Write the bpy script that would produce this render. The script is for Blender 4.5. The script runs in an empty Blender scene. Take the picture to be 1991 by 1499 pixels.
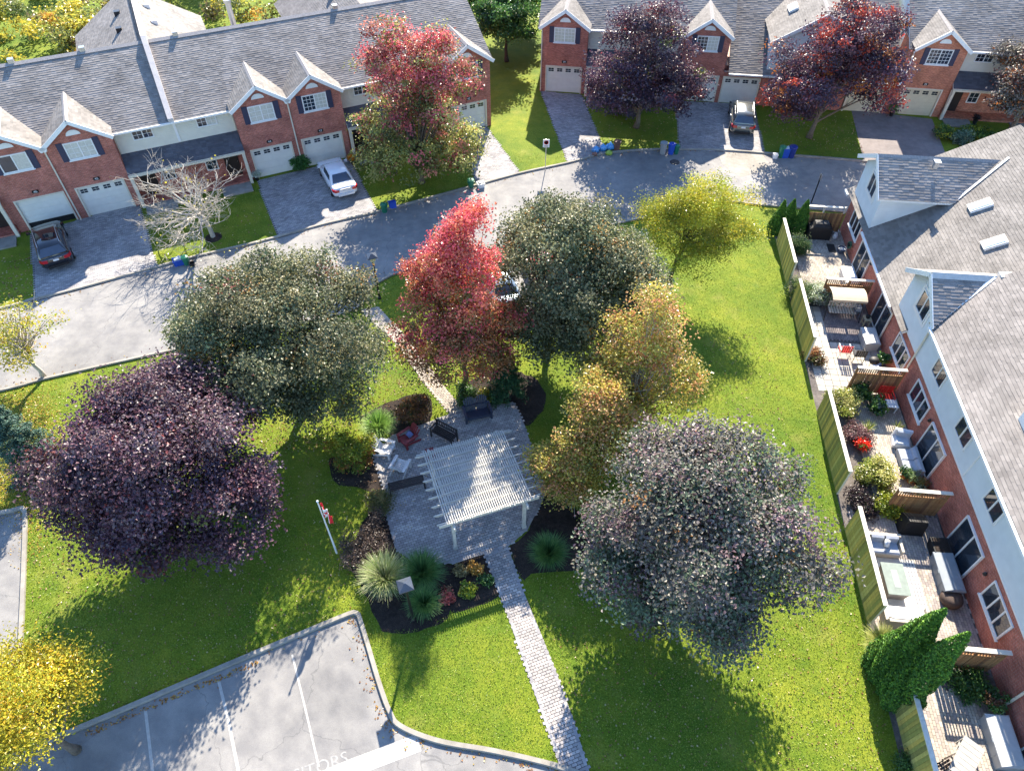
import bpy, math, random
import numpy as np
R = math.radians
rng = np.random.default_rng(7)
random.seed(7)
S = bpy.context.scene
C = S.collection
# ---------------------------------------------------------------- camera, sky, sun, exposure
HC, FPX, PITCH, CXP, CYP = 28.0, 1375.0, R(48.4), 995.5, 749.5
cam = bpy.data.cameras.new('camera'); cam.sensor_width = 36; cam.lens = 36*FPX/1991; cam.clip_end = 2000
co = bpy.data.objects.new('camera', cam); C.objects.link(co)
co.location = (0, 0, HC); co.rotation_euler = (R(90)-PITCH, 0, 0); S.camera = co
SUN_EL, SUN_AZ = 34.8, 8.0                    # azimuth measured from +Y towards +X
W = bpy.data.worlds.new('World'); S.world = W; W.use_nodes = True
wn = W.node_tree.nodes; bgn = wn['Background']
sky = wn.new('ShaderNodeTexSky'); sky.sky_type = 'NISHITA'; sky.sun_disc = False; sky.ozone_density = 5.0; sky.dust_density = .3
sky.sun_elevation = R(SUN_EL); sky.sun_rotation = R(SUN_AZ)
W.node_tree.links.new(sky.outputs[0], bgn.inputs[0]); bgn.inputs[1].default_value = 0.125
sl = bpy.data.lights.new('sun', 'SUN'); sl.energy = 5.0; sl.angle = R(0.5); sl.color = (1, .90, .75)
so = bpy.data.objects.new('sun', sl); C.objects.link(so); so.location = (0, 0, 60)
so.rotation_euler = (R(90-SUN_EL), 0, R(180-SUN_AZ))
S.view_settings.view_transform = 'Standard'; S.view_settings.look = 'None'
S.view_settings.gamma = 1; S.view_settings.exposure = 1.88
S.view_settings.use_curve_mapping = False

# ---------------------------------------------------------------- helpers
def G(x, y, z=0.0):
    """photo pixel -> point of the place at height z"""
    u = (x-CXP)/FPX; v = -(y-CYP)/FPX
    d = (u, math.cos(PITCH)+v*math.sin(PITCH), -math.sin(PITCH)+v*math.cos(PITCH))
    t = (z-HC)/d[2]
    return (d[0]*t, d[1]*t, z)
def V(*a): return np.array(a, float)
MATS = {}
def nodes(m):
    m.use_nodes = True; nt = m.node_tree; return nt, nt.nodes, nt.links
def M(name, col, rough=.6, var=.12, scale=6., bump=0., bscale=60., metal=0., spec=.5, coat=0., col2=None, detail=4., coords='Object'):
    """plain surface: colour with noise variation, optional fine relief"""
    if name in MATS: return MATS[name]
    m = bpy.data.materials.new(name); nt, n, l = nodes(m)
    b = n['Principled BSDF']; b.inputs['Roughness'].default_value = rough; b.inputs['Metallic'].default_value = metal
    b.inputs['Specular IOR Level'].default_value = spec; b.inputs['Coat Weight'].default_value = coat
    tc = n.new('ShaderNodeTexCoord'); tx = n.new('ShaderNodeTexNoise'); tx.inputs['Scale'].default_value = scale; tx.inputs['Detail'].default_value = detail
    l.new(tc.outputs[coords], tx.inputs['Vector'])
    rp = n.new('ShaderNodeValToRGB'); c = np.array(col); c2 = np.array(col2) if col2 else None
    a, d = (c*(1-var), np.minimum(c*(1+var), 1)) if c2 is None else (c, c2)
    rp.color_ramp.elements[0].position = .3; rp.color_ramp.elements[1].position = .7
    rp.color_ramp.elements[0].color = (*a, 1); rp.color_ramp.elements[1].color = (*d, 1)
    l.new(tx.outputs['Fac'], rp.inputs['Fac']); l.new(rp.outputs['Color'], b.inputs['Base Color'])
    if bump:
        t2 = n.new('ShaderNodeTexNoise'); t2.inputs['Scale'].default_value = bscale; t2.inputs['Detail'].default_value = 3
        l.new(tc.outputs[coords], t2.inputs['Vector'])
        bp = n.new('ShaderNodeBump'); bp.inputs['Strength'].default_value = bump; bp.inputs['Distance'].default_value = .02
        l.new(t2.outputs['Fac'], bp.inputs['Height']); l.new(bp.outputs['Normal'], b.inputs['Normal'])
    MATS[name] = m; return m
def mat_leaf(name, rough=.38, trans=.35, spec=.5):
    if name in MATS: return MATS[name]
    m = bpy.data.materials.new(name); nt, n, l = nodes(m)
    b = n['Principled BSDF']; b.inputs['Roughness'].default_value = rough; b.inputs['Specular IOR Level'].default_value = spec
    at = n.new('ShaderNodeAttribute'); at.attribute_name = 'Col'; l.new(at.outputs['Color'], b.inputs['Base Color'])
    tr = n.new('ShaderNodeBsdfTranslucent'); hs = n.new('ShaderNodeHueSaturation'); hs.inputs['Value'].default_value = 1.25; hs.inputs['Saturation'].default_value = 1.0
    l.new(at.outputs['Color'], hs.inputs['Color']); l.new(hs.outputs['Color'], tr.inputs['Color'])
    mx = n.new('ShaderNodeMixShader'); mx.inputs[0].default_value = trans
    l.new(b.outputs[0], mx.inputs[1]); l.new(tr.outputs[0], mx.inputs[2]); l.new(mx.outputs[0], n['Material Output'].inputs['Surface'])
    MATS[name] = m; return m
def mat_attr(name, rough=.9, bump=.3, bscale=90., spec=.3):
    """colour from the piece (attribute Col) with fine noise"""
    if name in MATS: return MATS[name]
    m = bpy.data.materials.new(name); nt, n, l = nodes(m); b = n['Principled BSDF']; b.inputs['Roughness'].default_value = rough; b.inputs['Specular IOR Level'].default_value = spec
    at = n.new('ShaderNodeAttribute'); at.attribute_name = 'Col'
    tc = n.new('ShaderNodeTexCoord'); tx = n.new('ShaderNodeTexNoise'); tx.inputs['Scale'].default_value = bscale; l.new(tc.outputs['Object'], tx.inputs['Vector'])
    t3 = n.new('ShaderNodeTexNoise'); t3.inputs['Scale'].default_value = .7; t3.inputs['Detail'].default_value = 5; l.new(tc.outputs['Object'], t3.inputs['Vector'])
    mr = n.new('ShaderNodeMapRange'); mr.inputs[1].default_value = .3; mr.inputs[2].default_value = .7; mr.inputs[3].default_value = .78; mr.inputs[4].default_value = 1.18
    l.new(t3.outputs['Fac'], mr.inputs[0])
    mx = n.new('ShaderNodeMix'); mx.data_type = 'RGBA'; mx.blend_type = 'MULTIPLY'; mx.inputs[0].default_value = 1
    l.new(at.outputs['Color'], mx.inputs[6]); l.new(mr.outputs[0], mx.inputs[7]); l.new(mx.outputs[2], b.inputs['Base Color'])
    if bump:
        bp = n.new('ShaderNodeBump'); bp.inputs['Strength'].default_value = bump; bp.inputs['Distance'].default_value = .01
        l.new(tx.outputs['Fac'], bp.inputs['Height']); l.new(bp.outputs['Normal'], b.inputs['Normal'])
    MATS[name] = m; return m
def mat_brick(name, c1, c2, mortar, bw=.215, bh=.075, bump=.6, rough=.85):
    if name in MATS: return MATS[name]
    m = bpy.data.materials.new(name); nt, n, l = nodes(m); b = n['Principled BSDF']; b.inputs['Roughness'].default_value = rough; b.inputs['Specular IOR Level'].default_value = .25
    tc = n.new('ShaderNodeTexCoord'); sx = n.new('ShaderNodeSeparateXYZ'); l.new(tc.outputs['Object'], sx.inputs[0])
    ad = n.new('ShaderNodeMath'); l.new(sx.outputs[0], ad.inputs[0]); l.new(sx.outputs[1], ad.inputs[1])
    cb = n.new('ShaderNodeCombineXYZ'); l.new(ad.outputs[0], cb.inputs[0]); l.new(sx.outputs[2], cb.inputs[1])
    br = n.new('ShaderNodeTexBrick'); br.inputs['Scale'].default_value = 1; br.inputs['Brick Width'].default_value = bw; br.inputs['Row Height'].default_value = bh
    br.inputs['Mortar Size'].default_value = .006; br.inputs['Bias'].default_value = -.2
    br.inputs['Color1'].default_value = (*c1, 1); br.inputs['Color2'].default_value = (*c2, 1); br.inputs['Mortar'].default_value = (*mortar, 1)
    l.new(cb.outputs[0], br.inputs['Vector'])
    tx = n.new('ShaderNodeTexNoise'); tx.inputs['Scale'].default_value = 1.1; tx.inputs['Detail'].default_value = 6; l.new(tc.outputs['Object'], tx.inputs['Vector'])
    mp = n.new('ShaderNodeMapping'); mp.inputs['Scale'].default_value = (5, 5, 14); l.new(tc.outputs['Object'], mp.inputs[0])
    t2 = n.new('ShaderNodeTexNoise'); t2.inputs['Scale'].default_value = 1; l.new(mp.outputs[0], t2.inputs['Vector'])
    av = n.new('ShaderNodeMath'); l.new(tx.outputs['Fac'], av.inputs[0]); l.new(t2.outputs['Fac'], av.inputs[1])
    mr = n.new('ShaderNodeMapRange'); mr.inputs[1].default_value = .7; mr.inputs[2].default_value = 1.3; mr.inputs[3].default_value = .62; mr.inputs[4].default_value = 1.35; l.new(av.outputs[0], mr.inputs[0])
    mx = n.new('ShaderNodeMix'); mx.data_type = 'RGBA'; mx.blend_type = 'MULTIPLY'; mx.inputs[0].default_value = 1
    l.new(br.outputs['Color'], mx.inputs[6]); l.new(mr.outputs[0], mx.inputs[7]); l.new(mx.outputs[2], b.inputs['Base Color'])
    bp = n.new('ShaderNodeBump'); bp.inputs['Strength'].default_value = bump; bp.inputs['Distance'].default_value = .012; bp.invert = True
    l.new(br.outputs['Fac'], bp.inputs['Height']); l.new(bp.outputs['Normal'], b.inputs['Normal'])
    MATS[name] = m; return m
def mat_siding(name, col):
    if name in MATS: return MATS[name]
    m = M(name, col, .5, .05, 2.); nt, n, l = nodes(m); b = n['Principled BSDF']
    tc = n.new('ShaderNodeTexCoord'); sx = n.new('ShaderNodeSeparateXYZ'); l.new(tc.outputs['Object'], sx.inputs[0])
    mu = n.new('ShaderNodeMath'); mu.operation = 'MULTIPLY'; mu.inputs[1].default_value = 1/.12; l.new(sx.outputs[2], mu.inputs[0])
    fr = n.new('ShaderNodeMath'); fr.operation = 'FRACT'; l.new(mu.outputs[0], fr.inputs[0])
    bp = n.new('ShaderNodeBump'); bp.inputs['Strength'].default_value = .7; bp.inputs['Distance'].default_value = .03; bp.invert = True
    l.new(fr.outputs[0], bp.inputs['Height']); l.new(bp.outputs['Normal'], b.inputs['Normal']); return m
def mat_ground(name, cols, rough=.95, scales=(.25, 1.6, 22.), bump=.5, bscale=40., bdist=.03, spots=None, cracks=None):
    """lawn, mulch, asphalt: three octaves of colour, relief, optional spots"""
    if name in MATS: return MATS[name]
    m = bpy.data.materials.new(name); nt, n, l = nodes(m); b = n['Principled BSDF']; b.inputs['Roughness'].default_value = rough; b.inputs['Specular IOR Level'].default_value = .25
    tc = n.new('ShaderNodeTexCoord'); prev = None
    for i, (ca, cb_) in enumerate(cols):
        tx = n.new('ShaderNodeTexNoise'); tx.inputs['Scale'].default_value = scales[i]; tx.inputs['Detail'].default_value = 5; tx.inputs['Roughness'].default_value = .62
        l.new(tc.outputs['Object'], tx.inputs['Vector'])
        rp = n.new('ShaderNodeValToRGB'); rp.color_ramp.elements[0].position = .36; rp.color_ramp.elements[1].position = .64
        rp.color_ramp.elements[0].color = (*ca, 1); rp.color_ramp.elements[1].color = (*cb_, 1); l.new(tx.outputs['Fac'], rp.inputs['Fac'])
        if prev is None: prev = rp.outputs['Color']
        else:
            mx = n.new('ShaderNodeMix'); mx.data_type = 'RGBA'; mx.blend_type = 'MULTIPLY'; mx.inputs[0].default_value = 1
            l.new(prev, mx.inputs[6]); l.new(rp.outputs['Color'], mx.inputs[7]); prev = mx.outputs[2]
    def over(fac, c):
        mx = n.new('ShaderNodeMix'); mx.data_type = 'RGBA'; l.new(fac, mx.inputs[0]); l.new(prev, mx.inputs[6]); mx.inputs[7].default_value = (*c, 1); return mx.outputs[2]
    for (c, sc, lo_, hi_, st) in (spots or ()):
        tx = n.new('ShaderNodeTexNoise'); tx.inputs['Scale'].default_value = sc; tx.inputs['Detail'].default_value = 6; tx.inputs['Roughness'].default_value = .68; l.new(tc.outputs['Object'], tx.inputs['Vector'])
        mr = n.new('ShaderNodeMapRange'); mr.inputs[1].default_value = lo_; mr.inputs[2].default_value = hi_; mr.inputs[4].default_value = st; l.new(tx.outputs['Fac'], mr.inputs[0]); prev = over(mr.outputs[0], c)
    if cracks:
        wn_ = n.new('ShaderNodeTexNoise'); wn_.inputs['Scale'].default_value = .9; wn_.inputs['Detail'].default_value = 5; l.new(tc.outputs['Object'], wn_.inputs['Vector'])
        va = n.new('ShaderNodeVectorMath'); va.operation = 'MULTIPLY_ADD'; l.new(wn_.outputs['Color'], va.inputs[0]); va.inputs[1].default_value = (1.6, 1.6, 0); l.new(tc.outputs['Object'], va.inputs[2])
        vo = n.new('ShaderNodeTexVoronoi'); vo.feature = 'DISTANCE_TO_EDGE'; vo.inputs['Scale'].default_value = .21; l.new(va.outputs[0], vo.inputs['Vector'])
        mr = n.new('ShaderNodeMapRange'); mr.inputs[1].default_value = .001; mr.inputs[2].default_value = .0045; mr.inputs[3].default_value = .55; mr.inputs[4].default_value = 0; l.new(vo.outputs['Distance'], mr.inputs[0]); prev = over(mr.outputs[0], cracks)
    l.new(prev, b.inputs['Base Color'])
    if bump:
        t2 = n.new('ShaderNodeTexNoise'); t2.inputs['Scale'].default_value = bscale; t2.inputs['Detail'].default_value = 4; l.new(tc.outputs['Object'], t2.inputs['Vector'])
        bp = n.new('ShaderNodeBump'); bp.inputs['Strength'].default_value = bump; bp.inputs['Distance'].default_value = bdist
        l.new(t2.outputs['Fac'], bp.inputs['Height']); l.new(bp.outputs['Normal'], b.inputs['Normal'])
    MATS[name] = m; return m

class MB:
    def __init__(s): s.v = []; s.f = []; s.m = []
    def add(s, vs, fs, m=0):
        o = len(s.v); s.v += [tuple(map(float, p)) for p in vs]; s.f += [tuple(i+o for i in f) for f in fs]; s.m += [m]*len(fs); return s
    def box(s, x0, x1, y0, y1, z0, z1, m=0):
        return s.add([(x, y, z) for z in (z0, z1) for y in (y0, y1) for x in (x0, x1)],
            [(0,2,3,1), (4,5,7,6), (0,1,5,4), (2,6,7,3), (0,4,6,2), (1,3,7,5)], m)
    def beam(s, a, b, w, h, m=0, up=(0,0,1)):
        a, b, up = V(*a), V(*b), V(*up); d = b-a; d /= np.linalg.norm(d)
        sd = np.cross(d, up); sd /= (np.linalg.norm(sd) or 1); u = np.cross(sd, d); sd *= w/2; u *= h/2
        vs = [p+q for p in (a, b) for q in (-sd-u, sd-u, sd+u, -sd+u)]
        return s.add(vs, [(3,2,1,0), (4,5,6,7), (0,1,5,4), (1,2,6,5), (2,3,7,6), (3,0,4,7)], m)
    def prism(s, poly, y0, y1, m=0, axis='y'):
        """poly in (x,z) extruded along y, or in (x,y) extruded along z, or (y,z) along x"""
        k = len(poly); pt = {'y': lambda p, t: (p[0], t, p[1]), 'z': lambda p, t: (p[0], p[1], t), 'x': lambda p, t: (t, p[0], p[1])}[axis]
        vs = [pt(p, y0) for p in poly]+[pt(p, y1) for p in poly]
        fs = [tuple(range(k)), tuple(range(2*k-1, k-1, -1))]+[(i, i+k, (i+1) % k+k, (i+1) % k) for i in range(k)]
        return s.add(vs, fs, m)
    def tube(s, pts, rad, n=6, m=0, cap=True):
        pts = [V(*p) for p in pts]; rad = rad if hasattr(rad, '__len__') else [rad]*len(pts); o = len(s.v); vs = []; fs = []
        for i, p in enumerate(pts):
            d = pts[min(i+1, len(pts)-1)]-pts[max(i-1, 0)]; d /= (np.linalg.norm(d) or 1)
            a = np.cross(d, (0, 0, 1) if abs(d[2]) < .9 else (1, 0, 0)); a /= np.linalg.norm(a); b = np.cross(d, a)
            for k in range(n):
                t = 2*math.pi*k/n; vs.append(p+rad[i]*(math.cos(t)*a+math.sin(t)*b))
        for i in range(len(pts)-1):
            for k in range(n):
                fs.append((i*n+k, i*n+(k+1) % n, (i+1)*n+(k+1) % n, (i+1)*n+k))
        if cap: fs += [tuple(range(n-1, -1, -1)), tuple(range((len(pts)-1)*n, len(pts)*n))]
        return s.add(vs, fs, m)
    def lathe(s, prof, c=(0,0,0), n=14, m=0, sx=1, sy=1):
        vs = []; fs = []
        for r, z in prof:
            for k in range(n):
                t = 2*math.pi*k/n; vs.append((c[0]+r*sx*math.cos(t), c[1]+r*sy*math.sin(t), c[2]+z))
        for i in range(len(prof)-1):
            for k in range(n): fs.append((i*n+k, i*n+(k+1) % n, (i+1)*n+(k+1) % n, (i+1)*n+k))
        fs += [tuple(range(n-1, -1, -1)), tuple(range((len(prof)-1)*n, len(prof)*n))]
        return s.add(vs, fs, m)
    def loft(s, secs, m=0, closed=True, caps=True):
        n = len(secs[0]); vs = [p for sc in secs for p in sc]; fs = []
        for i in range(len(secs)-1):
            for k in range(n if closed else n-1): fs.append((i*n+k, i*n+(k+1) % n, (i+1)*n+(k+1) % n, (i+1)*n+k))
        if caps: fs += [tuple(range(n-1, -1, -1)), tuple(range((len(secs)-1)*n, len(secs)*n))]
        return s.add(vs, fs, m)
    def mesh(s, name, mats, smooth=False):
        me = bpy.data.meshes.new(name); me.from_pydata(s.v, [], s.f)
        for mm in (mats if isinstance(mats, (list, tuple)) else [mats]): me.materials.append(mm)
        me.polygons.foreach_set('material_index', s.m)
        me.polygons.foreach_set('use_smooth', [bool(smooth)]*len(s.f))
        me.update(); return me
    def build(s, name, mats, parent=None, smooth=False, loc=None, rz=0):
        return ob(name, s.mesh(name, mats, smooth), parent, loc, rz)
def ob(name, data, parent=None, loc=None, rz=0):
    o = bpy.data.objects.new(name, data); C.objects.link(o); o.parent = parent
    if loc is not None: o.location = loc
    if rz: o.rotation_euler = (0, 0, rz)
    return o
def tag(o, label=None, cat=None, group=None, kind=None):
    for k, v in (('label', label), ('category', cat), ('group', group), ('kind', kind)):
        if v: o[k] = v
    return o
def thing(name, label, cat, loc=(0,0,0), rz=0, group=None):
    return tag(ob(name, None, None, loc, rz), label, cat, group)
def copy_tree(o, parent=None):
    c = o.copy(); C.objects.link(c); c.parent = parent
    for ch in o.children: copy_tree(ch, c)
    return c
def npmesh(name, verts, faces, mat, parent=None, col=None, smooth=False, kind=None, loc=None, rz=0):
    verts = np.asarray(verts, np.float32); faces = np.asarray(faces, np.int32); k = faces.shape[1]
    me = bpy.data.meshes.new(name); me.vertices.add(len(verts)); me.vertices.foreach_set('co', verts.ravel())
    me.loops.add(faces.size); me.loops.foreach_set('vertex_index', faces.ravel())
    me.polygons.add(len(faces)); me.polygons.foreach_set('loop_start', np.arange(0, faces.size, k, dtype=np.int32))
    me.polygons.foreach_set('use_smooth', np.full(len(faces), bool(smooth)))
    if col is not None:
        a = me.color_attributes.new('Col', 'FLOAT_COLOR', 'POINT'); c = np.ones((len(verts), 4), np.float32); c[:, :3] = col; a.data.foreach_set('color', c.ravel())
    me.materials.append(mat); me.update(calc_edges=True); me.validate()
    o = ob(name, me, parent, loc, rz)
    if kind: o['kind'] = kind
    return o
def text_mesh(body, size, ext=.004):
    cu = bpy.data.curves.new('t', 'FONT'); cu.body = body; cu.size = size; cu.extrude = ext; cu.align_x = 'CENTER'; cu.align_y = 'CENTER'; cu.resolution_u = 3
    o = bpy.data.objects.new('t', cu); C.objects.link(o); bpy.context.view_layer.update()
    me = bpy.data.meshes.new_from_object(o.evaluated_get(bpy.context.evaluated_depsgraph_get())); bpy.data.objects.remove(o); me.materials.clear(); return me
def sheet(name, px, z, mat, kind='structure', world=False, parent=None):
    pts = [p if world else G(*p)[:2] for p in px]
    me = bpy.data.meshes.new(name); me.from_pydata([(p[0], p[1], z) for p in pts], [], [tuple(range(len(pts)))]); me.materials.append(mat); me.update()
    if me.polygons[0].normal.z < 0: me.flip_normals()
    o = ob(name, me, parent)
    if kind: o['kind'] = kind
    return o
def inside(poly, x, y):
    x = np.asarray(x); y = np.asarray(y); r = np.zeros(x.shape, bool); k = len(poly)
    for i in range(k):
        x0, y0 = poly[i][:2]; x1, y1 = poly[(i+1) % k][:2]
        if y0 == y1: continue
        c = ((y0 > y) != (y1 > y)) & (x < (x1-x0)*(y-y0)/(y1-y0)+x0); r ^= c
    return r
def smoothline(pts, n=6):
    pts = [V(*p[:2]) for p in pts]; out = []
    for i in range(len(pts)-1):
        p0, p1, p2, p3 = pts[max(i-1, 0)], pts[i], pts[i+1], pts[min(i+2, len(pts)-1)]
        for k in range(n):
            t = k/n; out.append(.5*(2*p1+(p2-p0)*t+(2*p0-5*p1+4*p2-p3)*t*t+(3*p1-p0-3*p2+p3)*t**3))
    return out+[pts[-1]]
def strip(line, o0, o1):
    """offset a 2-D polyline sideways: left points at o0, at o1"""
    P = np.array(line); d = np.gradient(P, axis=0); d /= np.linalg.norm(d, axis=1)[:, None]; n = np.stack([-d[:, 1], d[:, 0]], 1)
    return P+n*o0, P+n*o1
def kerb(name, line, side, mat, h=.11, w=.17):
    a, b = strip(line, 0, side*w); mb = MB(); secs = []
    for (p, q) in zip(a, b):
        e = (q-p)*.18; secs.append([(p[0], p[1], -.05), (p[0]+e[0]*.4, p[1]+e[1]*.4, h*.8), (p[0]+e[0], p[1]+e[1], h), (q[0], q[1], h), (q[0], q[1], -.05)])
    mb.loft(secs); o = mb.build(name, mat); o['kind'] = 'structure'; return o

# ---------------------------------------------------------------- materials
brick = mat_brick('red_brick', (.47, .15, .10), (.34, .092, .068), (.40, .30, .26))
brick2 = mat_brick('orange_brick', (.54, .19, .10), (.42, .13, .075), (.42, .32, .26))
cream = mat_siding('cream_siding', (.68, .65, .54)); white_sid = mat_siding('white_siding', (.66, .70, .70))
white = M('white_trim', (.74, .74, .72), .45, .05, 8); trim = M('cream_trim', (.66, .60, .48), .5, .06, 8)
shutter_m = M('navy_shutter', (.030, .034, .075), .5, .12, 20)
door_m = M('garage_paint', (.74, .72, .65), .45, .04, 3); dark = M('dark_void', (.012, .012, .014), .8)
glass = M('window_glass', (.025, .035, .05), .04, .3, 2, spec=.9); blind = M('window_blind', (.52, .52, .46), .12, .12, 9, spec=.7)
skyglass = M('skylight_glass', (.35, .42, .46), .08, .1, 3, spec=.8)
shingle = mat_attr('asphalt_shingle', .95, 0, 120); deck_m = M('roof_deck', (.06, .055, .055), .95)
ridge_m = M('ridge_shingle', (.27, .25, .24), .95, .2, 12, .4, 80)
asphalt = mat_ground('old_asphalt', [((.20, .196, .19), (.30, .292, .28)), ((.80, .80, .82), (1.06, 1.05, 1.03)), ((.80, .80, .80), (1.05, 1.05, 1.05))], .92, (.16, 1.3, 45.), .35, 150, .01, cracks=(.10, .10, .10))
lawn = mat_ground('lawn_grass', [((.12, .195, .016), (.25, .295, .026)), ((.70, .82, .62), (1.05, 1.0, 1.0)), ((.55, .6, .4), (1.15, 1.1, 1.1))], .9, (.18, 1.1, 14.), .9, 55, .05, spots=[((.30, .27, .07), .45, .56, .75, .55), ((.07, .15, .02), .8, .58, .7, .45), ((.33, .27, .12), 1.7, .66, .78, .6)])
lawn_dry = mat_ground('leafy_lawn', [((.34, .19, .02), (.26, .24, .03)), ((.7, .7, .6), (1, 1, 1)), ((.6, .55, .5), (1, 1, 1))], .9, (.3, 1.8, 20.), .9, 55, .05)
mulch = mat_ground('dark_mulch', [((.045, .033, .028), (.085, .062, .05)), ((.6, .6, .6), (1, 1, 1)), ((.4, .4, .4), (1, 1, 1))], .95, (1, 6, 40.), 1., 38, .06)
concrete = mat_ground('kerb_concrete', [((.27, .25, .215), (.37, .345, .30)), ((.8, .8, .8), (1, 1, 1)), ((.85, .85, .85), (1, 1, 1))], .9, (.6, 3, 50.), .4, 90, .01)
joint = M('joint_sand', (.07, .065, .06), .95, .2, 10)
paver_m = mat_attr('concrete_paver', .9, .4, 60)
paint_white = M('road_paint', (.37, .36, .335), .7, .12, 9, .2, 80)
wood_ol = M('treated_fence_wood', (.23, .20, .045), .8, .3, 5, .4, 40); wood_br = M('brown_fence_wood', (.30, .155, .065), .8, .25, 6, .4, 40)
wood_cap = M('pale_cap_rail', (.60, .56, .48), .7, .12, 8); perg_m = M('weathered_pergola_wood', (.50, .475, .42), .75, .16, 7, .3, 50)
bark = M('grey_bark', (.16, .125, .09), .9, .3, 9, .8, 30); bark_l = M('pale_bark', (.42, .38, .32), .85, .2, 9, .5, 30); bark_d = M('dark_bark', (.055, .045, .038), .9, .3, 9, .6, 30)
leaf = mat_leaf('broad_leaf', .34, .34); leaf_dark = mat_leaf('glossy_dark_leaf', .45, .26, .38); needle = mat_leaf('needle_leaf', .6, .15, .3); blade_m = mat_leaf('grass_blade', .5, .3, .4)
black_metal = M('black_metal', (.012, .012, .014), .4, .1, 9, spec=.5); steel = M('galvanised_steel', (.5, .5, .5), .35, .1, 9, metal=.8)
# ---------------------------------------------------------------- ground, road, kerbs
def ring(px): return [G(*p)[:2] for p in px]
g = sheet('lawn', [(-300, -150), (300, -150), (300, 400), (-300, 400)], 0, lawn, world=True)
up_px = [(-400, 692), (0, 603), (64, 585), (141, 567), (291, 526), (379, 502), (504, 473), (629, 439), (733, 415), (853, 383), (933, 361), (1014, 339), (1106, 319), (1177, 301), (1253, 294), (1320, 293), (1394, 294), (1483, 300), (1545, 305), (1680, 316), (1800, 330), (2050, 358)]
lo_px = [(-400, 850), (0, 758), (62, 742), (121, 727), (400, 665), (600, 622), (680, 603), (704, 585), (712, 565), (740, 545), (790, 525), (930, 497), (1120, 452), (1250, 422), (1330, 400), (1412, 391), (1479, 398), (1640, 412), (1800, 430), (2050, 465)]
up_l = smoothline(ring(up_px)); lo_l = smoothline(ring(lo_px))
sheet('road', list(map(tuple, up_l))+list(map(tuple, lo_l[::-1])), .004, asphalt, world=True)
kerb('road_kerb', up_l, 1, concrete); kerb('road_kerb', lo_l, -1, concrete)
bay_px = [(905, 503), (1150, 446), (1205, 560), (960, 625)]
sheet('parking_bay', bay_px, .006, asphalt)
kerb('parking_bay_kerb', ring([(905, 503), (960, 625), (1205, 560), (1150, 446)]), -1, concrete)
park_l = smoothline(ring([(-250, 1590), (165, 1417), (430, 1304), (660, 1207), (690, 1197)]), 4)+smoothline(ring([(693, 1199), (712, 1262), (732, 1330), (752, 1385), (775, 1417), (850, 1447), (960, 1467), (1060, 1490), (1130, 1512), (1400, 1600)]), 6)
sheet('parking_lot', list(map(tuple, park_l))+[(14, -14), (-40, -14)], .004, asphalt, world=True)
kerb('parking_lot_kerb', park_l, 1, concrete, .12, .2)
side_l = smoothline(ring([(-200, 1030), (0, 1002), (40, 992)]), 4)+smoothline(ring([(45, 1000), (44, 1050), (36, 1240), (20, 1420)]), 4)
sheet('side_lane', list(map(tuple, side_l))+[(-40, 3), (-40, 18)], .004, asphalt, world=True)
kerb('side_lane_kerb', side_l, 1, concrete, .12, .2)
0 and sheet('leafy_verge', [(-200, 830), (0, 785), (90, 770), (120, 860), (80, 960), (62, 1100), (50, 1000), (40, 980), (0, 990), (-200, 1015)], .004, lawn_dry)
sheet('leaf_strewn_lawn', [(950, 600), (1010, 590), (1060, 640), (1000, 700), (950, 720), (890, 740), (870, 700)], .004, lawn)
def stripe(px, w, name='bay_line'):
    a, b = strip(ring(px), -w/2, w/2); pts = [tuple(p) for p in a]+[tuple(p) for p in b[::-1]]
    return sheet(name, pts, .008, paint_white, world=True)
stripe([(283, 1381), (290, 1440), (298, 1510)], .11); stripe([(425, 1322), (445, 1405), (466, 1510)], .11); stripe([(568, 1272), (592, 1370), (620, 1490)], .07)
stripe([(600, 1528), (680, 1494), (815, 1443)], .62, 'stop_bar')
tx = ob('painted_lettering', text_mesh('VISITORS', .62, .001)); tx.data.materials.append(M('worn_stencil_paint', (.27, .265, .255), .8, .2, 6)); tx['kind'] = 'structure'
p0, p1 = G(585, 1500), G(690, 1462); an = math.atan2(p1[1]-p0[1], p1[0]-p0[0])
tx.location = (G(693, 1466)[0]-1.55*math.cos(an), G(693, 1466)[1]-1.55*math.sin(an), .009); tx.rotation_euler = (0, 0, an)

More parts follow.
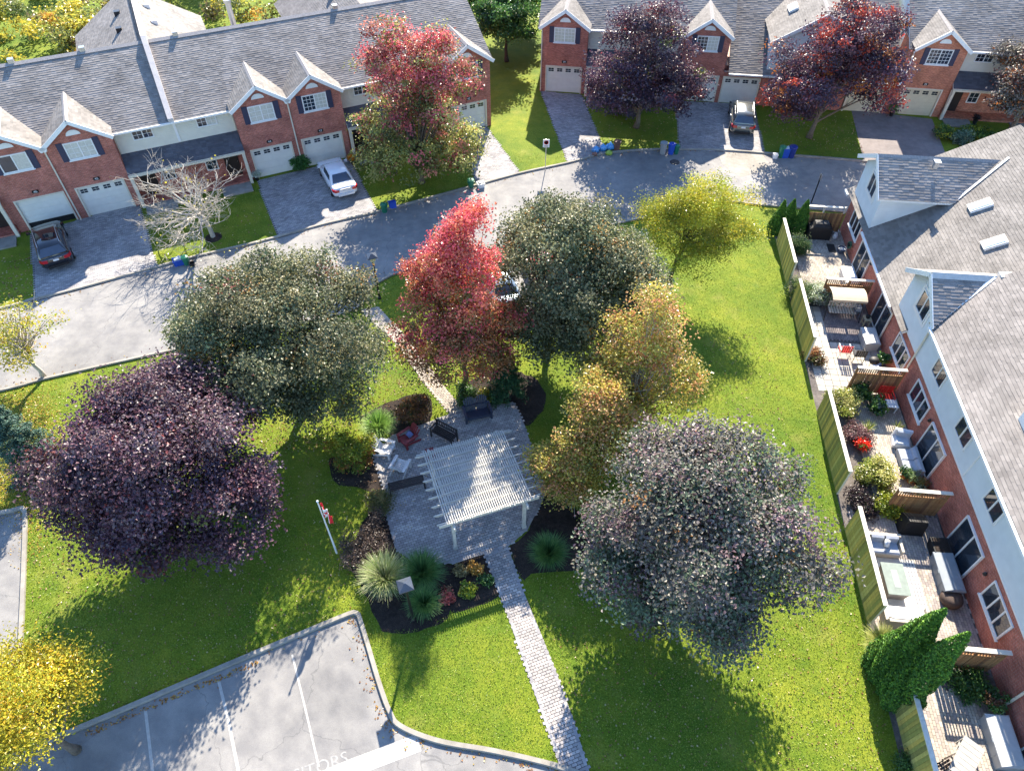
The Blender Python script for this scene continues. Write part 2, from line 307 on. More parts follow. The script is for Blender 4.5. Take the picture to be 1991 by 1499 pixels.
def paver_mesh(w, h, t=.022, e=.006):
    mb = MB(); a, b = w/2, h/2
    mb.add([(-a, -b, 0), (a, -b, 0), (a, b, 0), (-a, b, 0), (-a+e, -b+e, t), (a-e, -b+e, t), (a-e, b-e, t), (-a+e, b-e, t)], [(4, 5, 6, 7), (0, 1, 5, 4), (1, 2, 6, 5), (2, 3, 7, 6), (3, 0, 4, 7)]); return mb
def pavers(parent, poly, ang, w, h, z, cols, gap=.010, near=0, full=True, holes=(), bond=.5):
    """paving laid in running bond inside a polygon; the nearest ones single pieces, the rest one mesh"""
    P = np.array([p[:2] for p in poly]); c, s_ = math.cos(ang), math.sin(ang); Q = np.stack([P[:, 0]*c+P[:, 1]*s_, -P[:, 0]*s_+P[:, 1]*c], 1)
    xs = np.arange(Q[:, 0].min(), Q[:, 0].max()+w, w); ys = np.arange(Q[:, 1].min(), Q[:, 1].max()+h, h)
    X, Y = np.meshgrid(xs, ys); X = X+(np.arange(len(ys)) % 2)[:, None]*w*bond; X = X.ravel(); Y = Y.ravel()
    wx, wy = X*c-Y*s_, X*s_+Y*c; k = inside(poly, wx, wy)
    for hl in holes: k &= ~inside(hl, wx, wy)
    wx, wy = wx[k], wy[k]; n = len(wx); cols = np.array(cols)
    col = cols[rng.integers(0, len(cols), n)]*rng.uniform(.82, 1.14, (n, 1)); sel = np.argsort(wy); one = sel[:near]; rest = sel[near:]
    if near:
        me = paver_mesh(w-gap, h-gap).mesh('paver', paver_m)
        vs = []
        for q in range(4):
            mm = me.copy(); a = mm.color_attributes.new('Col', 'FLOAT_COLOR', 'POINT'); cc = cols[q % len(cols)]*(.85+.1*q)
            a.data.foreach_set('color', np.tile([*cc, 1], (len(mm.vertices), 1)).ravel()); vs.append(mm)
        for i in one:
            o = ob('paver', vs[rng.integers(0, 4)], parent, (wx[i], wy[i], z+rng.uniform(0, .004)), ang)
    if len(rest):
        a, b, e, t = (w-gap)/2, (h-gap)/2, .006, .02; n = len(rest)
        if full:
            L = V(*[0]*24).reshape(8, 3); L = np.array([(-a, -b, 0), (a, -b, 0), (a, b, 0), (-a, b, 0), (-a+e, -b+e, t), (a-e, -b+e, t), (a-e, b-e, t), (-a+e, b-e, t)])
            F = np.array([(4, 5, 6, 7), (0, 1, 5, 4), (1, 2, 6, 5), (2, 3, 7, 6), (3, 0, 4, 7)])
        else:
            L = np.array([(-a, -b, t), (a, -b, t), (a, b, t), (-a, b, t)]); F = np.array([(0, 1, 2, 3)])
        Rm = np.array([[c, s_, 0], [-s_, c, 0], [0, 0, 1]]); L = L@Rm; k = len(L)
        vv = np.repeat(np.stack([wx[rest], wy[rest], z+rng.uniform(0, .004, n)], 1), k, 0)+np.tile(L, (n, 1))
        vv[:, 2] += np.repeat(rng.normal(0, .01, n), k)*np.tile(L[:, 0]/a if a else 0, n)*.12
        ff = (np.arange(n)*k)[:, None, None]+F[None]
        npmesh('pavers', vv, ff.reshape(-1, F.shape[1]), paver_m, parent, np.repeat(col[rest], k, 0), kind='stuff')
def edge_pavers(parent, poly, w, h, z, cols):
    P = np.array([p[:2] for p in poly]); n = len(P); ar = sum(P[i][0]*P[(i+1) % n][1]-P[(i+1) % n][0]*P[i][1] for i in range(n)); vs = []; cs = []; cols = np.array(cols)
    for i in range(n):
        a, b = P[i], P[(i+1) % n]; L = np.linalg.norm(b-a); d = (b-a)/L; nn = np.array([-d[1], d[0]])*(1 if ar > 0 else -1); m = max(1, round(L/w)); st = L/m
        for k in range(m):
            c = a+d*st*(k+.5)+nn*h*.5; x, y = d*(st/2-.005), nn*(h/2-.004); q = [c-x-y, c+x-y, c+x+y, c-x+y]; zz = z+.026+rng.uniform(0, .003)
            vs += [(*p, zz-.03) for p in q]+[(*(p+(c-p)*.05), zz) for p in q]; cs += [cols[rng.integers(0, len(cols))]*rng.uniform(.8, 1.1)]*8
    m = len(vs)//8; F = np.array([(4, 5, 6, 7), (0, 1, 5, 4), (1, 2, 6, 5), (2, 3, 7, 6), (3, 0, 4, 7)]); npmesh('edge_pavers', np.array(vs), ((np.arange(m)*8)[:, None, None]+F).reshape(-1, 4), paver_m, parent, np.array(cs), kind='stuff')
grey_p = [(.30, .29, .29), (.26, .25, .255), (.34, .325, .315)]; pink_p = [(.33, .285, .26), (.38, .33, .29), (.29, .255, .24)]; sand_p = [(.38, .335, .28), (.42, .375, .31), (.33, .29, .25)]
# driveways: joint bed with pavers on it
drives = [[(58, 455), (270, 395), (305, 517), (293, 527), (142, 568), (70, 586)], [(500, 352), (678, 309), (736, 414), (629, 440), (541, 464)], [(896, 259), (946, 247), (1012, 338), (927, 361)],
          [(1051, 178), (1131, 185), (1178, 300), (1104, 318)], [(1312, 196), (1466, 205), (1487, 300), (1322, 292)]]
for i, d in enumerate(drives):
    o = sheet('driveway', d, .012, joint); pavers(o, ring(d), R(25 if i < 3 else -8), .24, .12, .004, grey_p, full=False)
sheet('driveway', [(1655, 214), (1812, 232), (1843, 312), (1790, 328), (1680, 316)], .01, mat_ground('purple_asphalt', [((.20, .175, .17), (.27, .235, .225)), ((.8, .8, .8), (1, 1, 1)), ((.85, .85, .85), (1, 1, 1))], .9, (.3, 2, 50), .3, 120, .01))
sheet('concrete_apron', [(1394, 294), (1484, 300), (1497, 330), (1440, 345), (1405, 320)], .007, concrete)
# central patio and its walks
patio_px = [(726, 887), (748, 956), (752, 1006), (768, 1066), (800, 1092), (880, 1096), (941, 1078), (988, 1063), (1026, 1030), (1062, 960), (1020, 826), (1000, 783), (950, 788), (906, 797), (878, 804), (838, 819), (762, 847)]
walk_px = [(941, 1077), (988, 1063), (1014, 1140), (1048, 1222), (1080, 1302), (1114, 1396), (1150, 1512), (1096, 1512), (1036, 1338), (985, 1192)]
path_px = [(700, 603), (735, 597), (790, 655), (835, 715), (880, 772), (906, 797), (876, 806), (822, 742), (770, 668)]
bed_px = {'front': [(879, 1098), (941, 1079), (977, 1150), (930, 1175), (876, 1190)], 'left': [(768, 1068), (752, 1006), (744, 985), (715, 1000), (690, 1050), (684, 1100), (708, 1150), (745, 1225), (830, 1222), (876, 1190), (880, 1097), (800, 1093)],
          'mid': [(640, 890), (726, 887), (748, 952), (700, 950), (650, 935)], 'right': [(990, 1064), (1026, 1031), (1062, 962), (1130, 1000), (1180, 1080), (1120, 1108), (1035, 1115), (1018, 1130)],
          'back': [(700, 810), (762, 846), (838, 818), (830, 770), (770, 775)], 'north': [(908, 796), (950, 787), (1000, 782), (1020, 826), (1055, 800), (1060, 765), (1040, 735), (1000, 722), (950, 722), (905, 745), (890, 770)]}
pt = sheet('patio', patio_px, .01, joint); pavers(pt, ring(patio_px), R(21), .21, .12, .003, [(.38, .36, .35), (.33, .315, .31), (.42, .40, .38)])
wk = sheet('walkway', walk_px, .012, joint); pavers(wk, ring(walk_px), R(21), .21, .12, .003, [(.36, .33, .31), (.31, .29, .28), (.42, .38, .35)], near=290)
ph = sheet('garden_path', path_px, .012, joint); pavers(ph, ring(path_px), R(35), .21, .12, .003, sand_p)
edge_pavers(pt, ring(patio_px), .21, .14, .004, grey_p); edge_pavers(wk, ring(walk_px), .21, .13, .005, grey_p); edge_pavers(ph, ring(path_px), .21, .13, .005, sand_p)
def soft(px): q = smoothline(ring(px+px[:1]), 4); return [tuple(p+rng.normal(0, .04, 2)) for p in q[:-1]]
for k, v in bed_px.items(): sheet('mulch_bed', soft(v), world=True, z=.006 if k != 'front' else .008, mat=mulch)

# ---------------------------------------------------------------- building kit (local x along the facade, y into the house)
def shingles(parent, poly, base=(.225, .205, .19), e=.165, name='roof_slope', edge=None):
    P = np.array(poly, float); nr = np.zeros(3)
    for i in range(len(P)): nr += np.cross(P[i], P[(i+1) % len(P)])
    nr /= np.linalg.norm(nr)
    if nr[2] < 0: nr = -nr; P = P[::-1]
    a = np.cross((0, 0, 1), nr); a /= np.linalg.norm(a); b = np.cross(nr, a); O = P[0]
    k = len(P); mb = MB(); mb.add(list(P-nr*.03)+list(P-nr*.16), [tuple(range(k)), tuple(range(2*k-1, k-1, -1))], 0)
    mb.add(list(P-nr*.03)+list(P-nr*.16), [(i+k, (i+1) % k+k, (i+1) % k, i) for i in range(k)], 1)
    o = mb.build(name, [deck_m, edge or white], parent)
    q = np.stack([(P-O)@a, (P-O)@b], 1); b0 = q[:, 1].min(); vs = []; cs = []
    r = 0
    while b0 < q[:, 1].max()-.02:
        bm = min(b0+e*.5, q[:, 1].max()-.005); xs = []
        for i in range(k):
            p, p2 = q[i], q[(i+1) % k]
            if (p[1] > bm) != (p2[1] > bm): xs.append(p[0]+(bm-p[1])/(p2[1]-p[1])*(p2[0]-p[0]))
        xs.sort()
        for x0, x1 in zip(xs[::2], xs[1::2]):
            n = max(1, int((x1-x0)/.27)); ed = np.linspace(x0, x1, n+1); ed[1:-1] += rng.uniform(-.07, .07, n-1)
            A0, A1 = ed[:-1], ed[1:]; lam = rng.random(n) < .5; t = np.where(lam, .016, .009); lo = b0-np.where(lam, rng.uniform(0, .02, n), 0); hi = min(b0+e+.01, q[:, 1].max()+.01)
            for (aa, bb, tt) in ((A0, lo, t), (A1, lo, t), (A1, lo*0+hi, t*0-.003), (A0, lo*0+hi, t*0-.003), (A0, lo, t*0-.01), (A1, lo, t*0-.01)):
                vs.append(O+aa[:, None]*a+bb[:, None]*b+tt[:, None]*nr)
            cs.append(np.repeat((np.array(base)*rng.uniform(.82, 1.16, (n, 1)))[None], 6, 0).transpose(1, 0, 2).reshape(-1, 3)); vs[-6:] = [np.stack(vs[-6:], 1).reshape(-1, 3)]
        b0 += e; r += 1
    vv = np.concatenate(vs); n = len(vv)//6; F = np.array([(0, 1, 2, 3), (4, 5, 1, 0)])
    npmesh('shingles', vv, ((np.arange(n)*6)[:, None, None]+F[None]).reshape(-1, 4), shingle, o, np.concatenate(cs), kind='stuff')
    return o
def window(parent, xc, z0, w, h, y, cols=2, rows=3, kinds=('g', 'g'), shut=0, sill=True, depth=.06, frame=None):
    mb = MB(); x0, x1, z1 = xc-w/2, xc+w/2, z0+h; f = .07; ya, yb = y-depth, y+.02
    for bx in ((x0, x0+f, z0, z1), (x1-f, x1, z0, z1), (x0+f, x1-f, z0, z0+f), (x0+f, x1-f, z1-f, z1)): mb.box(bx[0], bx[1], ya, yb, bx[2], bx[3])
    k = len(kinds); ww = (w-2*f)/k
    for i in range(1, k): mb.box(x0+f+ww*i-.035, x0+f+ww*i+.035, ya+.005, yb, z0+f, z1-f)
    for i in range(k):
        a = x0+f+ww*i+.035*(i > 0); c = x0+f+ww*(i+1)-.035*(i < k-1)
        if cols:
            for j in range(1, cols): mb.box(a+(c-a)*j/cols-.011, a+(c-a)*j/cols+.011, ya+.02, yb-.03, z0+f, z1-f)
            for j in range(1, rows): mb.box(a, c, ya+.021, yb-.031, z0+f+(h-2*f)*j/rows-.011, z0+f+(h-2*f)*j/rows+.011)
    o = mb.build('window', frame or white, parent)
    for i in range(k):
        a = x0+f+ww*i+.035*(i > 0); c = x0+f+ww*(i+1)-.035*(i < k-1)
        MB().box(a, c, ya+.035, yb-.02, z0+f, z1-f).build('pane', {'g': glass, 'b': blind, 's': skyglass}[kinds[i]], o)
    if sill: MB().box(x0-.06, x1+.06, y-.1, y, z0-.07, z0-.005).build('sill', frame or white, o)
    for s_ in ((-1, 1) if shut else ()):
        xs = x0-.02-shut if s_ < 0 else x1+.02
        m2 = MB(); m2.box(xs, xs+shut, y-.045, y, z0-.05, z1+.05)
        for j in range(2): m2.box(xs+.05, xs+shut-.05, y-.055, y-.045, z0+.02+j*(h/2), z0+h/2-.05+j*(h/2))
        m2.build('shutter', shutter_m, parent)
    return o
def garage(parent, x0, x1, y, gap=0., lights=True, m=None):
    h = 2.1; mb = MB(); ys = y+.12; m = m or door_m
    for j in range(4):
        za = gap+(h-gap)*j/4; zb = gap+(h-gap)*(j+1)/4-.008; mb.box(x0, x1, ys, ys+.05, za, zb)
        for q in range(4):
            a = x0+.12+(x1-x0-.2)*q/4; b = x0+(x1-x0-.2)*(q+1)/4
            if j < 3 or not lights: mb.box(a, b, ys-.012, ys, za+.09, zb-.09)
    d = mb.build('garage_door', m, parent)
    if lights:
        za, zb = h*.80, h*.93
        for q in range(4):
            cxx = x0+(x1-x0)*(q+.5)/4; pb = MB()
            for sx in (0, 1):
                for sz in (0, 1): pb.box(cxx-.21+sx*.22, cxx-.01+sx*.22, ys-.012, ys+.002, za+sz*(zb-za+.02)/2, za+(zb-za-.04)/2+sz*(zb-za+.02)/2)
            pb.build('door_light', glass, d)
    MB().box(x0-.1, x0, y-.03, y+.17, 0, h+.1).box(x1, x1+.1, y-.03, y+.17, 0, h+.1).box(x0, x1, y-.03, y+.17, h, h+.1).build('garage_frame', trim, parent)
    MB().box(x0-.1, x1+.1, y+.2, y+.25, 0, 2.2).build('garage_dark_panel', dark, parent)  # near-black panel; its colour stands in for the unlit garage inside
def lunette(parent, xc, z, y, r=.42):
    pts = [(xc-r, z)]+[(xc-r*math.cos(t), z+r*.8*math.sin(t)) for t in np.linspace(.12, math.pi-.12, 9)]+[(xc+r, z)]
    MB().prism(pts[::-1], y-.05, y+.01).build('gable_vent', white, parent)
    q = [(xc-(p[0]-xc)*-1.14, z-.05+(p[1]-z)*1.16) for p in pts]
    MB().prism(q[::-1], y-.025, y+.01).build('vent_surround', brick, parent)
def spout(parent, pts, r=.045, m=None): MB().tube(pts, r, 6).build('downspout', m or trim, parent)
def numplate(parent, x, z, y, s):
    o = MB().prism([(x-.17, z-.10), (x+.17, z-.10), (x+.21, z), (x+.17, z+.10), (x-.17, z+.10), (x-.21, z)], y-.05, y-.004).build('number_plate', black_metal, parent)
    t = ob('numerals', text_mesh(s, .22, .004), o, (x, y-.056, z)); t.rotation_euler = (R(90), 0, 0); t.data.materials.append(white)
def gable_roof(parent, xc, hl, hr, y0, y1, zr, zl, zr_, base=(.20, .185, .17), y1l=None, y1r=None, barge=True, ridge=True):
    for s_, hw, ze, ye in ((-1, hl, zl, y1l), (1, hr, zr_, y1r)):
        if not hw: continue
        ye = y1 if ye is None else ye
        shingles(parent, [(xc+s_*hw, y0, ze), (xc, y0, zr), (xc, y1, zr), (xc+s_*hw, ye, ze)], base)
        if barge: MB().beam((xc+s_*(hw+.02), y0-.02, ze-.1), (xc, y0-.02, zr-.1), .04, .24, up=(0, 0, 1)).build('barge_board', white, parent)
    if ridge: MB().prism([(xc-.15, zr-.08), (xc, zr+.035), (xc+.15, zr-.08)], y0, y1).build('ridge_cap', ridge_m, parent)
def bay(parent, x0, x1, g0, g1, num, kinds=('b', 'g'), bm=None, gap=0, lights=True, cols=3, door=None, spoutside=None):
    bm = bm or brick; xc = (x0+x1)/2; ze = 5.3; wt = ze+(x1-x0)/2*.68-.12; mb = MB()
    mb.box(x0, g0-.1, 0, .2, 0, 2.2).box(g1+.1, x1, 0, .2, 0, 2.2).box(x0, x1, 0, .2, 2.2, ze).prism([(x0, ze), (xc, wt), (x1, ze)], 0, .2)
    mb.box(x0, x0+.2, .2, 3.2, 0, ze).box(x1-.2, x1, .2, 3.2, 0, ze); mb.build('wall', bm, parent)
    garage(parent, g0, g1, 0, gap, lights, door); numplate(parent, (g0+g1)/2, 2.55, 0, num)
    window(parent, xc, 4.07, 1.68, 1.13, 0, cols, 4 if cols == 3 else 3, kinds, shut=.36); lunette(parent, xc, 5.62, 0)
    gable_roof(parent, xc, (x1-x0)/2+.16, (x1-x0)/2+.16, -.36, 4.0, ze+.08+((x1-x0)/2)*.68+.02, ze-.06, ze-.06)
def entry(parent, x0, x1, bm=None, wins=True, doors=(0.9, -0.9), y=.9):
    bm = bm or brick; mid = (x0+x1)/2
    MB().box(x0, x1, y, y+.2, 3.3, 5.1).build('siding_wall', cream, parent)
    MB().box(x0, x1, y+.02, y+.2, 0, 3.3).build('wall', bm, parent)
    for s_, xw in ((-1, x0+1.75), (1, x1-1.75)): window(parent, xw, 4.05, 1.3, .95, y, 2, 3, ('g', 'b') if s_ > 0 else ('g', 'g'), sill=False)
    shingles(parent, [(x0+.02, -.42, 2.52), (x1-.02, -.42, 2.52), (x1-.02, y-.01, 3.32), (x0+.02, y-.01, 3.32)], (.10, .10, .115), name='porch_roof')  # porch shingles coloured dark and bluish to stand in for their shade
    MB().box(x0+.02, x1-.02, -.47, -.3, 2.3, 2.45).build('porch_beam', trim, parent)
    MB().box(mid-.08, mid+.08, y-.04, y, 3.4, 5.05).build('corner_trim', white, parent)
    for xp in (x0+.14, x1-.14): MB().box(xp-.1, xp+.1, -.46, -.27, 0, 2.3).build('post', trim, parent)
    MB().box(x0+.03, x1-.03, -.25, y, 0, .16).build('porch_floor', bm, parent)
    for s_ in (-1, 1):
        xd = x0+1.0 if s_ < 0 else x1-1.0
        d = MB().box(xd-.48, xd+.48, y-.04, y+.015, .16, 2.25).build('front_door', M('dark_door', (.03, .022, .02), .4), parent)
        MB().lathe([(.03, 0), (.03, .03)], (xd+.38*s_, y-.055, 1.15), 6).build('handle', steel, d)
        window(parent, x0+2.35 if s_ < 0 else x1-2.35, .9, .8, 1.25, y, 2, 3, ('g',), sill=False)
        MB().box((x0+.25 if s_ < 0 else x1-2.25), (x0+2.25 if s_ < 0 else x1-.25), -1.5, -.26, 0, .09).build('entry_slab', concrete, parent)
def spot(parent, x, z, y):
    MB().lathe([(.05, 0), (.09, .05), (.06, .16), (.02, .2)], (x, y-.1, z), 8).build('wall_lamp', black_metal, parent)

# ---------------------------------------------------------------- left row
AL = G(175, 422); LR = thing('townhouse_row', 'long red brick townhouse row with grey shingle roof, twin gables and a raised party wall', 'townhouses', AL, R(24.52))
for (a, b, g0, g1, nm, kd, gp, lt, cl) in ((-4.2, -.55, -3.55, -.8, '46', ('g', 'b'), .45, False, 0), (-.55, 3.3, .05, 2.85, '45', ('b', 'b'), 0, True, 2),
        (10.85, 14.45, 11.3, 14.0, '44', ('b', 'b'), 0, True, 2), (14.45, 18.1, 14.85, 17.6, '43', ('g', 'b'), 0, True, 3), (25.7, 29.35, 26.2, 28.9, '42', ('g', 'g'), 0, True, 3), (-19.1, -15.4, -18.6, -15.8, '48', ('g', 'g'), 0, True, 3)):
    bay(LR, a, b, g0, g1, nm, kd, None, gp, lt, cl)
for a, b in ((3.3, 10.85), (18.1, 25.7), (-15.4, -4.2)): entry(LR, a, b)
for x in (-.55, 14.45):
    spout(LR, [(x, -.1, 5.0), (x, -.06, 4.8), (x, -.06, .1), (x, -.2, .05)], .05); MB().box(x-.2, x+.2, -.34, -.02, 5.05, 5.25).build('rain_head', trim, LR)
for x in (3.36, 10.79, 18.16): spout(LR, [(x, .5, 5.0), (x, .84, 4.7), (x, .84, 3.4)], .04)
MB().box(-19.1, 29.2, 1.1, 10.6, 0, 5.05).prism([(1.1, 5.05), (10.6, 5.05), (6.1, 7.7)], -19.0, 29.15, axis='x').build('wall', brick, LR)
shingles(LR, [(-19.5, .45, 5.0), (29.75, .45, 5.0), (29.75, 6.1, 8.0), (-19.5, 6.1, 8.0)])
shingles(LR, [(-19.5, 10.95, 5.0), (29.75, 10.95, 5.0), (29.75, 6.1, 8.0), (-19.5, 6.1, 8.0)])
MB().prism([(5.85, 7.92), (6.1, 8.05), (6.35, 7.92)], -19.5, 29.75, axis='x').build('ridge_cap', ridge_m, LR)
for a, b in ((3.3, 10.85), (18.1, 25.7), (-15.4, -4.2)): MB().box(a-.1, b+.1, .34, .46, 4.88, 5.0).build('gutter', white, LR)
MB().prism([(.38, 4.85), (.38, 5.25), (6.1, 8.34), (15.2, 8.34), (15.2, 8.0), (6.1, 7.9)], 6.86, 7.2, axis='x').build('party_wall', M('party_wall_cap', (.50, .45, .42), .8, .1, 4), LR)
for xc in (6.6, 21.9):
    shingles(LR, [(xc-4.7, 17.2, 5.05), (xc-4.7, 6, 5.05), (xc, 6, 7.95), (xc, 17.2, 7.95)], (.20, .185, .175)); shingles(LR, [(xc+4.7, 17.2, 5.05), (xc+4.7, 6, 5.05), (xc, 6, 7.95), (xc, 17.2, 7.95)], (.21, .195, .18))
    MB().box(xc-4.4, xc+4.4, 10.6, 16.9, 0, 4.95).prism([(xc-4.4, 4.95), (xc, 7.7), (xc+4.4, 4.95)], 10.6, 16.9).build('rear_wing', brick, LR)
    for dx, dy in ((-1.1, 10.5), (-1.0, 13.5), (1.3, 11.2), (1.1, 14.2)):
        z = 7.95-abs(dx)*.617; o = MB().box(xc+dx-.2, xc+dx+.2, dy-.2, dy+.2, z-.1, z+.25).build('roof_vent', black_metal if dx < 0 else white, LR)
MB().tube([(13.0, 8.0, 6.3), (13.0, 8.0, 8.9)], .2, 10).tube([(13, 8, 8.85), (13, 8, 9.05)], .27, 10).build('flue_pipe', steel, LR)
for x in (-1, 3.2, 9, 20): MB().box(x-.17, x+.17, 6.0, 6.35, 7.7, 8.25).build('roof_vent', steel, LR)

# ---------------------------------------------------------------- top row
AT = G(1060.4, 178.2); TR = thing('townhouse_row', 'red brick townhouse row behind the purple-leaved street trees, number 39 at its end', 'townhouses', AT, R(-7.92))
bay(TR, -.47, 3.22, .05, 2.85, '39', ('b', 'b'), None, 0, True, 3); bay(TR, 10.75, 14.15, 11.1, 13.8, '38', ('g', 'b'), None, 0, True, 3)
bay(TR, 27.75, 31.45, 28.1, 30.85, '35', ('g', 'g'), brick2, 0, True, 3, M('cream_garage_paint', (.62, .55, .38), .5, .05, 3)); bay(TR, 39, 42.7, 39.4, 42.2, '34', ('g', 'g'), brick2)
entry(TR, 3.22, 10.75); entry(TR, 31.45, 39, brick2)
for a, b in ((-.8, 14.5), (27.45, 43)):
    shingles(TR, [(a, .45, 5.0), (b, .45, 5.0), (b, 7.3, 8.65), (a, 7.3, 8.65)]); shingles(TR, [(a, 13.5, 5.0), (b, 13.5, 5.0), (b, 7.3, 8.65), (a, 7.3, 8.65)])
    MB().box(a+.35, b-.35, 1.1, 13, 0, 5.0).prism([(1.1, 5.0), (13, 5.0), (7.3, 8.35)], a+.35, b-.35, axis='x').build('wall', white_sid if a > 0 else brick, TR)
MB().prism([(7.05, 8.57), (7.3, 8.7), (7.55, 8.57)], -.8, 14.5, axis='x').build('ridge_cap', ridge_m, TR)
for a, b in ((3.2, 10.8), (31.4, 39)): MB().box(a, b, .34, .46, 4.88, 5.0).build('gutter', white, TR)
shingles(TR, [(14.5, -.4, 2.62), (27.45, -.4, 2.62), (27.45, 9.8, 8.0), (14.5, 9.8, 8.0)])
MB().box(14.15, 27.75, .8, 9.3, 0, 2.7).build('wall', brick, TR); MB().box(14.5, 27.45, -.5, -.38, 2.5, 2.62).build('gutter', white, TR)
mbw = MB()
for a, b in ((14.15, 14.15), (17.2, 23.9), (27.1, 27.75)): mbw.box(a, max(b, a+.05), 0, .2, 0, 2.55)
mbw.box(14.15, 27.75, .0, .2, 2.2, 2.55); mbw.build('wall', brick, TR)
garage(TR, 14.3, 17.05, 0); garage(TR, 24.1, 26.95, 0, 0, True, MATS['cream_garage_paint']); numplate(TR, 15.65, 2.37, 0, '37'); numplate(TR, 25.5, 2.37, 0, '36')
MB().prism([(17.4, 2.5), (24.2, 2.5), (24.2, 5.0), (20.8, 7.1), (17.4, 5.0)], .1, 9).build('dormer_wall', white_sid, TR)
gable_roof(TR, 20.8, 3.7, 3.7, -.25, 10, 7.35, 5.05, 5.05, (.20, .185, .17))
sk = MB().box(-.35, .35, -.6, .6, 0, .16).build('skylight', [white], TR, loc=(18.9, 3.6, 6.2)); sk.rotation_euler = (0, R(-31), 0); MB().box(-.28, .28, -.52, .52, .16, .18).build('pane', skyglass, sk)
spout(TR, [(27.6, -.3, 5.0), (27.7, -.1, 4.6), (27.7, -.08, 2.8), (27.5, -.35, 2.5)], .05, white); spout(TR, [(31.5, -.2, 2.3), (31.55, -.35, .2)], .05); spout(TR, [(-.42, -.07, 5), (-.42, -.07, .1)], .045)

# ---------------------------------------------------------------- right row
AR = (14.476, 12.173, 0); RR = thing('townhouse_row', 'near townhouse row with white siding over brick, fenced patios along its back', 'townhouses', AR, R(-95.75))
MB().box(-27.0, 16, 4.4, 4.62, 0, 2.62).box(-27.0, -26.8, 4.62, 14, 0, 2.6).build('wall', brick, RR)
MB().prism([(-27.0, 2.62), (-23.2, 2.62), (-23.2, 5.05), (-25.1, 6.2), (-27.0, 5.05)], 4.38, 9.5).build('dormer_wall', white_sid, RR)
MB().prism([(-16.4, 2.62), (-12.85, 2.62), (-12.85, 5.1), (-14.5, 6.15), (-16.4, 5.05)], 4.38, 8.5).build('dormer_wall', white_sid, RR)
MB().box(-12.85, 16, 4.39, 4.6, 2.62, 5.0).build('siding_wall', white_sid, RR)
MB().box(-12.85, 16, 4.375, 4.39, 2.56, 2.66).box(4.9, 4.98, 4.36, 4.39, 2.66, 4.9).box(-5.62, -5.54, 4.36, 4.39, 2.66, 4.9).build('siding_trim', white, RR)
zc = lambda y: 2.65+.59*(y-4.1)
cat = [(-27.6, 4.1, 2.65), (-14.5, 4.1, 2.65), (-14.5, 12.2, zc(12.2)), (-27.6, 12.2, zc(12.2))]
shingles(RR, cat, (.19, .175, .16), .15)
shingles(RR, [(-27.6, 20.3, 2.65), (-14.5, 20.3, 2.65), (-14.5, 12.2, zc(12.2)), (-27.6, 12.2, zc(12.2))], (.19, .175, .16), .15)
shingles(RR, [(-12.4, 3.98, 5.0), (16, 3.98, 5.0), (16, 8.3, 7.25), (-14.5, 8.3, 7.25), (-14.5, 6.75, 6.44)], (.20, .182, .168), .15)
shingles(RR, [(-14.5, 13.5, 4.5), (16, 13.5, 4.5), (16, 8.3, 7.25), (-14.5, 8.3, 7.25)], (.20, .182, .168), .15)
gable_roof(RR, -25.1, 2.5, 2.35, 3.98, 11, 6.52, 5.05, 5.1, (.24, .22, .205), y1l=8.1, y1r=8.1)
shingles(RR, [(-12.2, 3.97, 5.12), (-14.5, 3.97, 6.5), (-14.5, 6.8, 6.5)], (.24, .22, .205)); shingles(RR, [(-16.65, 3.97, 5.05), (-14.5, 3.97, 6.5), (-14.5, 10.6, 6.5), (-16.65, 8.1, 5.05)], (.24, .22, .205))
for s_, hw, ze in ((-1, 2.15, 5.05), (1, 2.3, 5.12)): MB().beam((-14.5+s_*(hw+.02), 3.95, ze-.1), (-14.5, 3.95, 6.4), .04, .24).build('barge_board', white, RR)
MB().prism([(-14.75, 6.38), (-14.5, 6.56), (-14.25, 6.38)], 3.97, 7).box(-14.72, -14.32, 7, 12, 6.1, 6.66).build('ridge_cap', M('party_cap', (.50, .47, .43), .8, .1, 4), RR)
MB().box(-14.5, 16, 4.6, 13, 0, 4.9).build('rear_wall', brick, RR); MB().box(-26.8, -14.6, 4.7, 19.5, 0, 2.55).build('rear_wall', brick, RR)
MB().prism([(8.1, 5.0), (10.9, 6.65), (12.2, 7.4), (12.2, 2.6), (4.7, 2.6), (4.7, 2.9)], -27.0, -26.85, axis='x').build('gable_wall', white_sid, RR)
for a, b, z, y in ((-23.1, -16.45, 2.65, 4.1), (-12.4, 16, 5.0, 3.98), (-27.6, -27.0, 2.65, 4.1)): MB().box(a, b, y-.13, y-.02, z-.14, z-.02).build('gutter', white, RR)
MB().beam((-22.85, 3.98, 4.97), (-22.85, 8.1, 4.97), .1, .1).build('gutter', white, RR)
MB().beam((-12.35, 3.99, 5.06), (-14.45, 6.8, 6.52), .16, .03).build('valley_flashing', white, RR); MB().beam((-22.85, 8.1, 5.1), (-25.0, 11, 6.8), .12, .03).build('valley_flashing', white, RR)
for x, y in ((-21.85, 9.0), (-18.7, 8.75)):
    sk = MB().box(-.32, .32, -.55, .55, -.02, .14).build('skylight', white, RR, loc=(x, y, zc(y)+.03)); sk.rotation_euler = (R(30.5), 0, 0); MB().box(-.26, .26, -.48, .48, .14, .165).build('pane', skyglass, sk)
o = MB().box(-.12, .12, -.12, .12, -.1, .28).box(-.18, .18, -.18, .18, .28, .34).build('roof_vent', steel, RR, loc=(-24.4, 7.0, 6.35))
o = MB().box(-.35, .35, -.4, .4, -.3, .55).box(-.45, .45, -.5, .5, .55, .62).build('roof_vent', white, RR, loc=(-6.0, 5.75, 6.05))
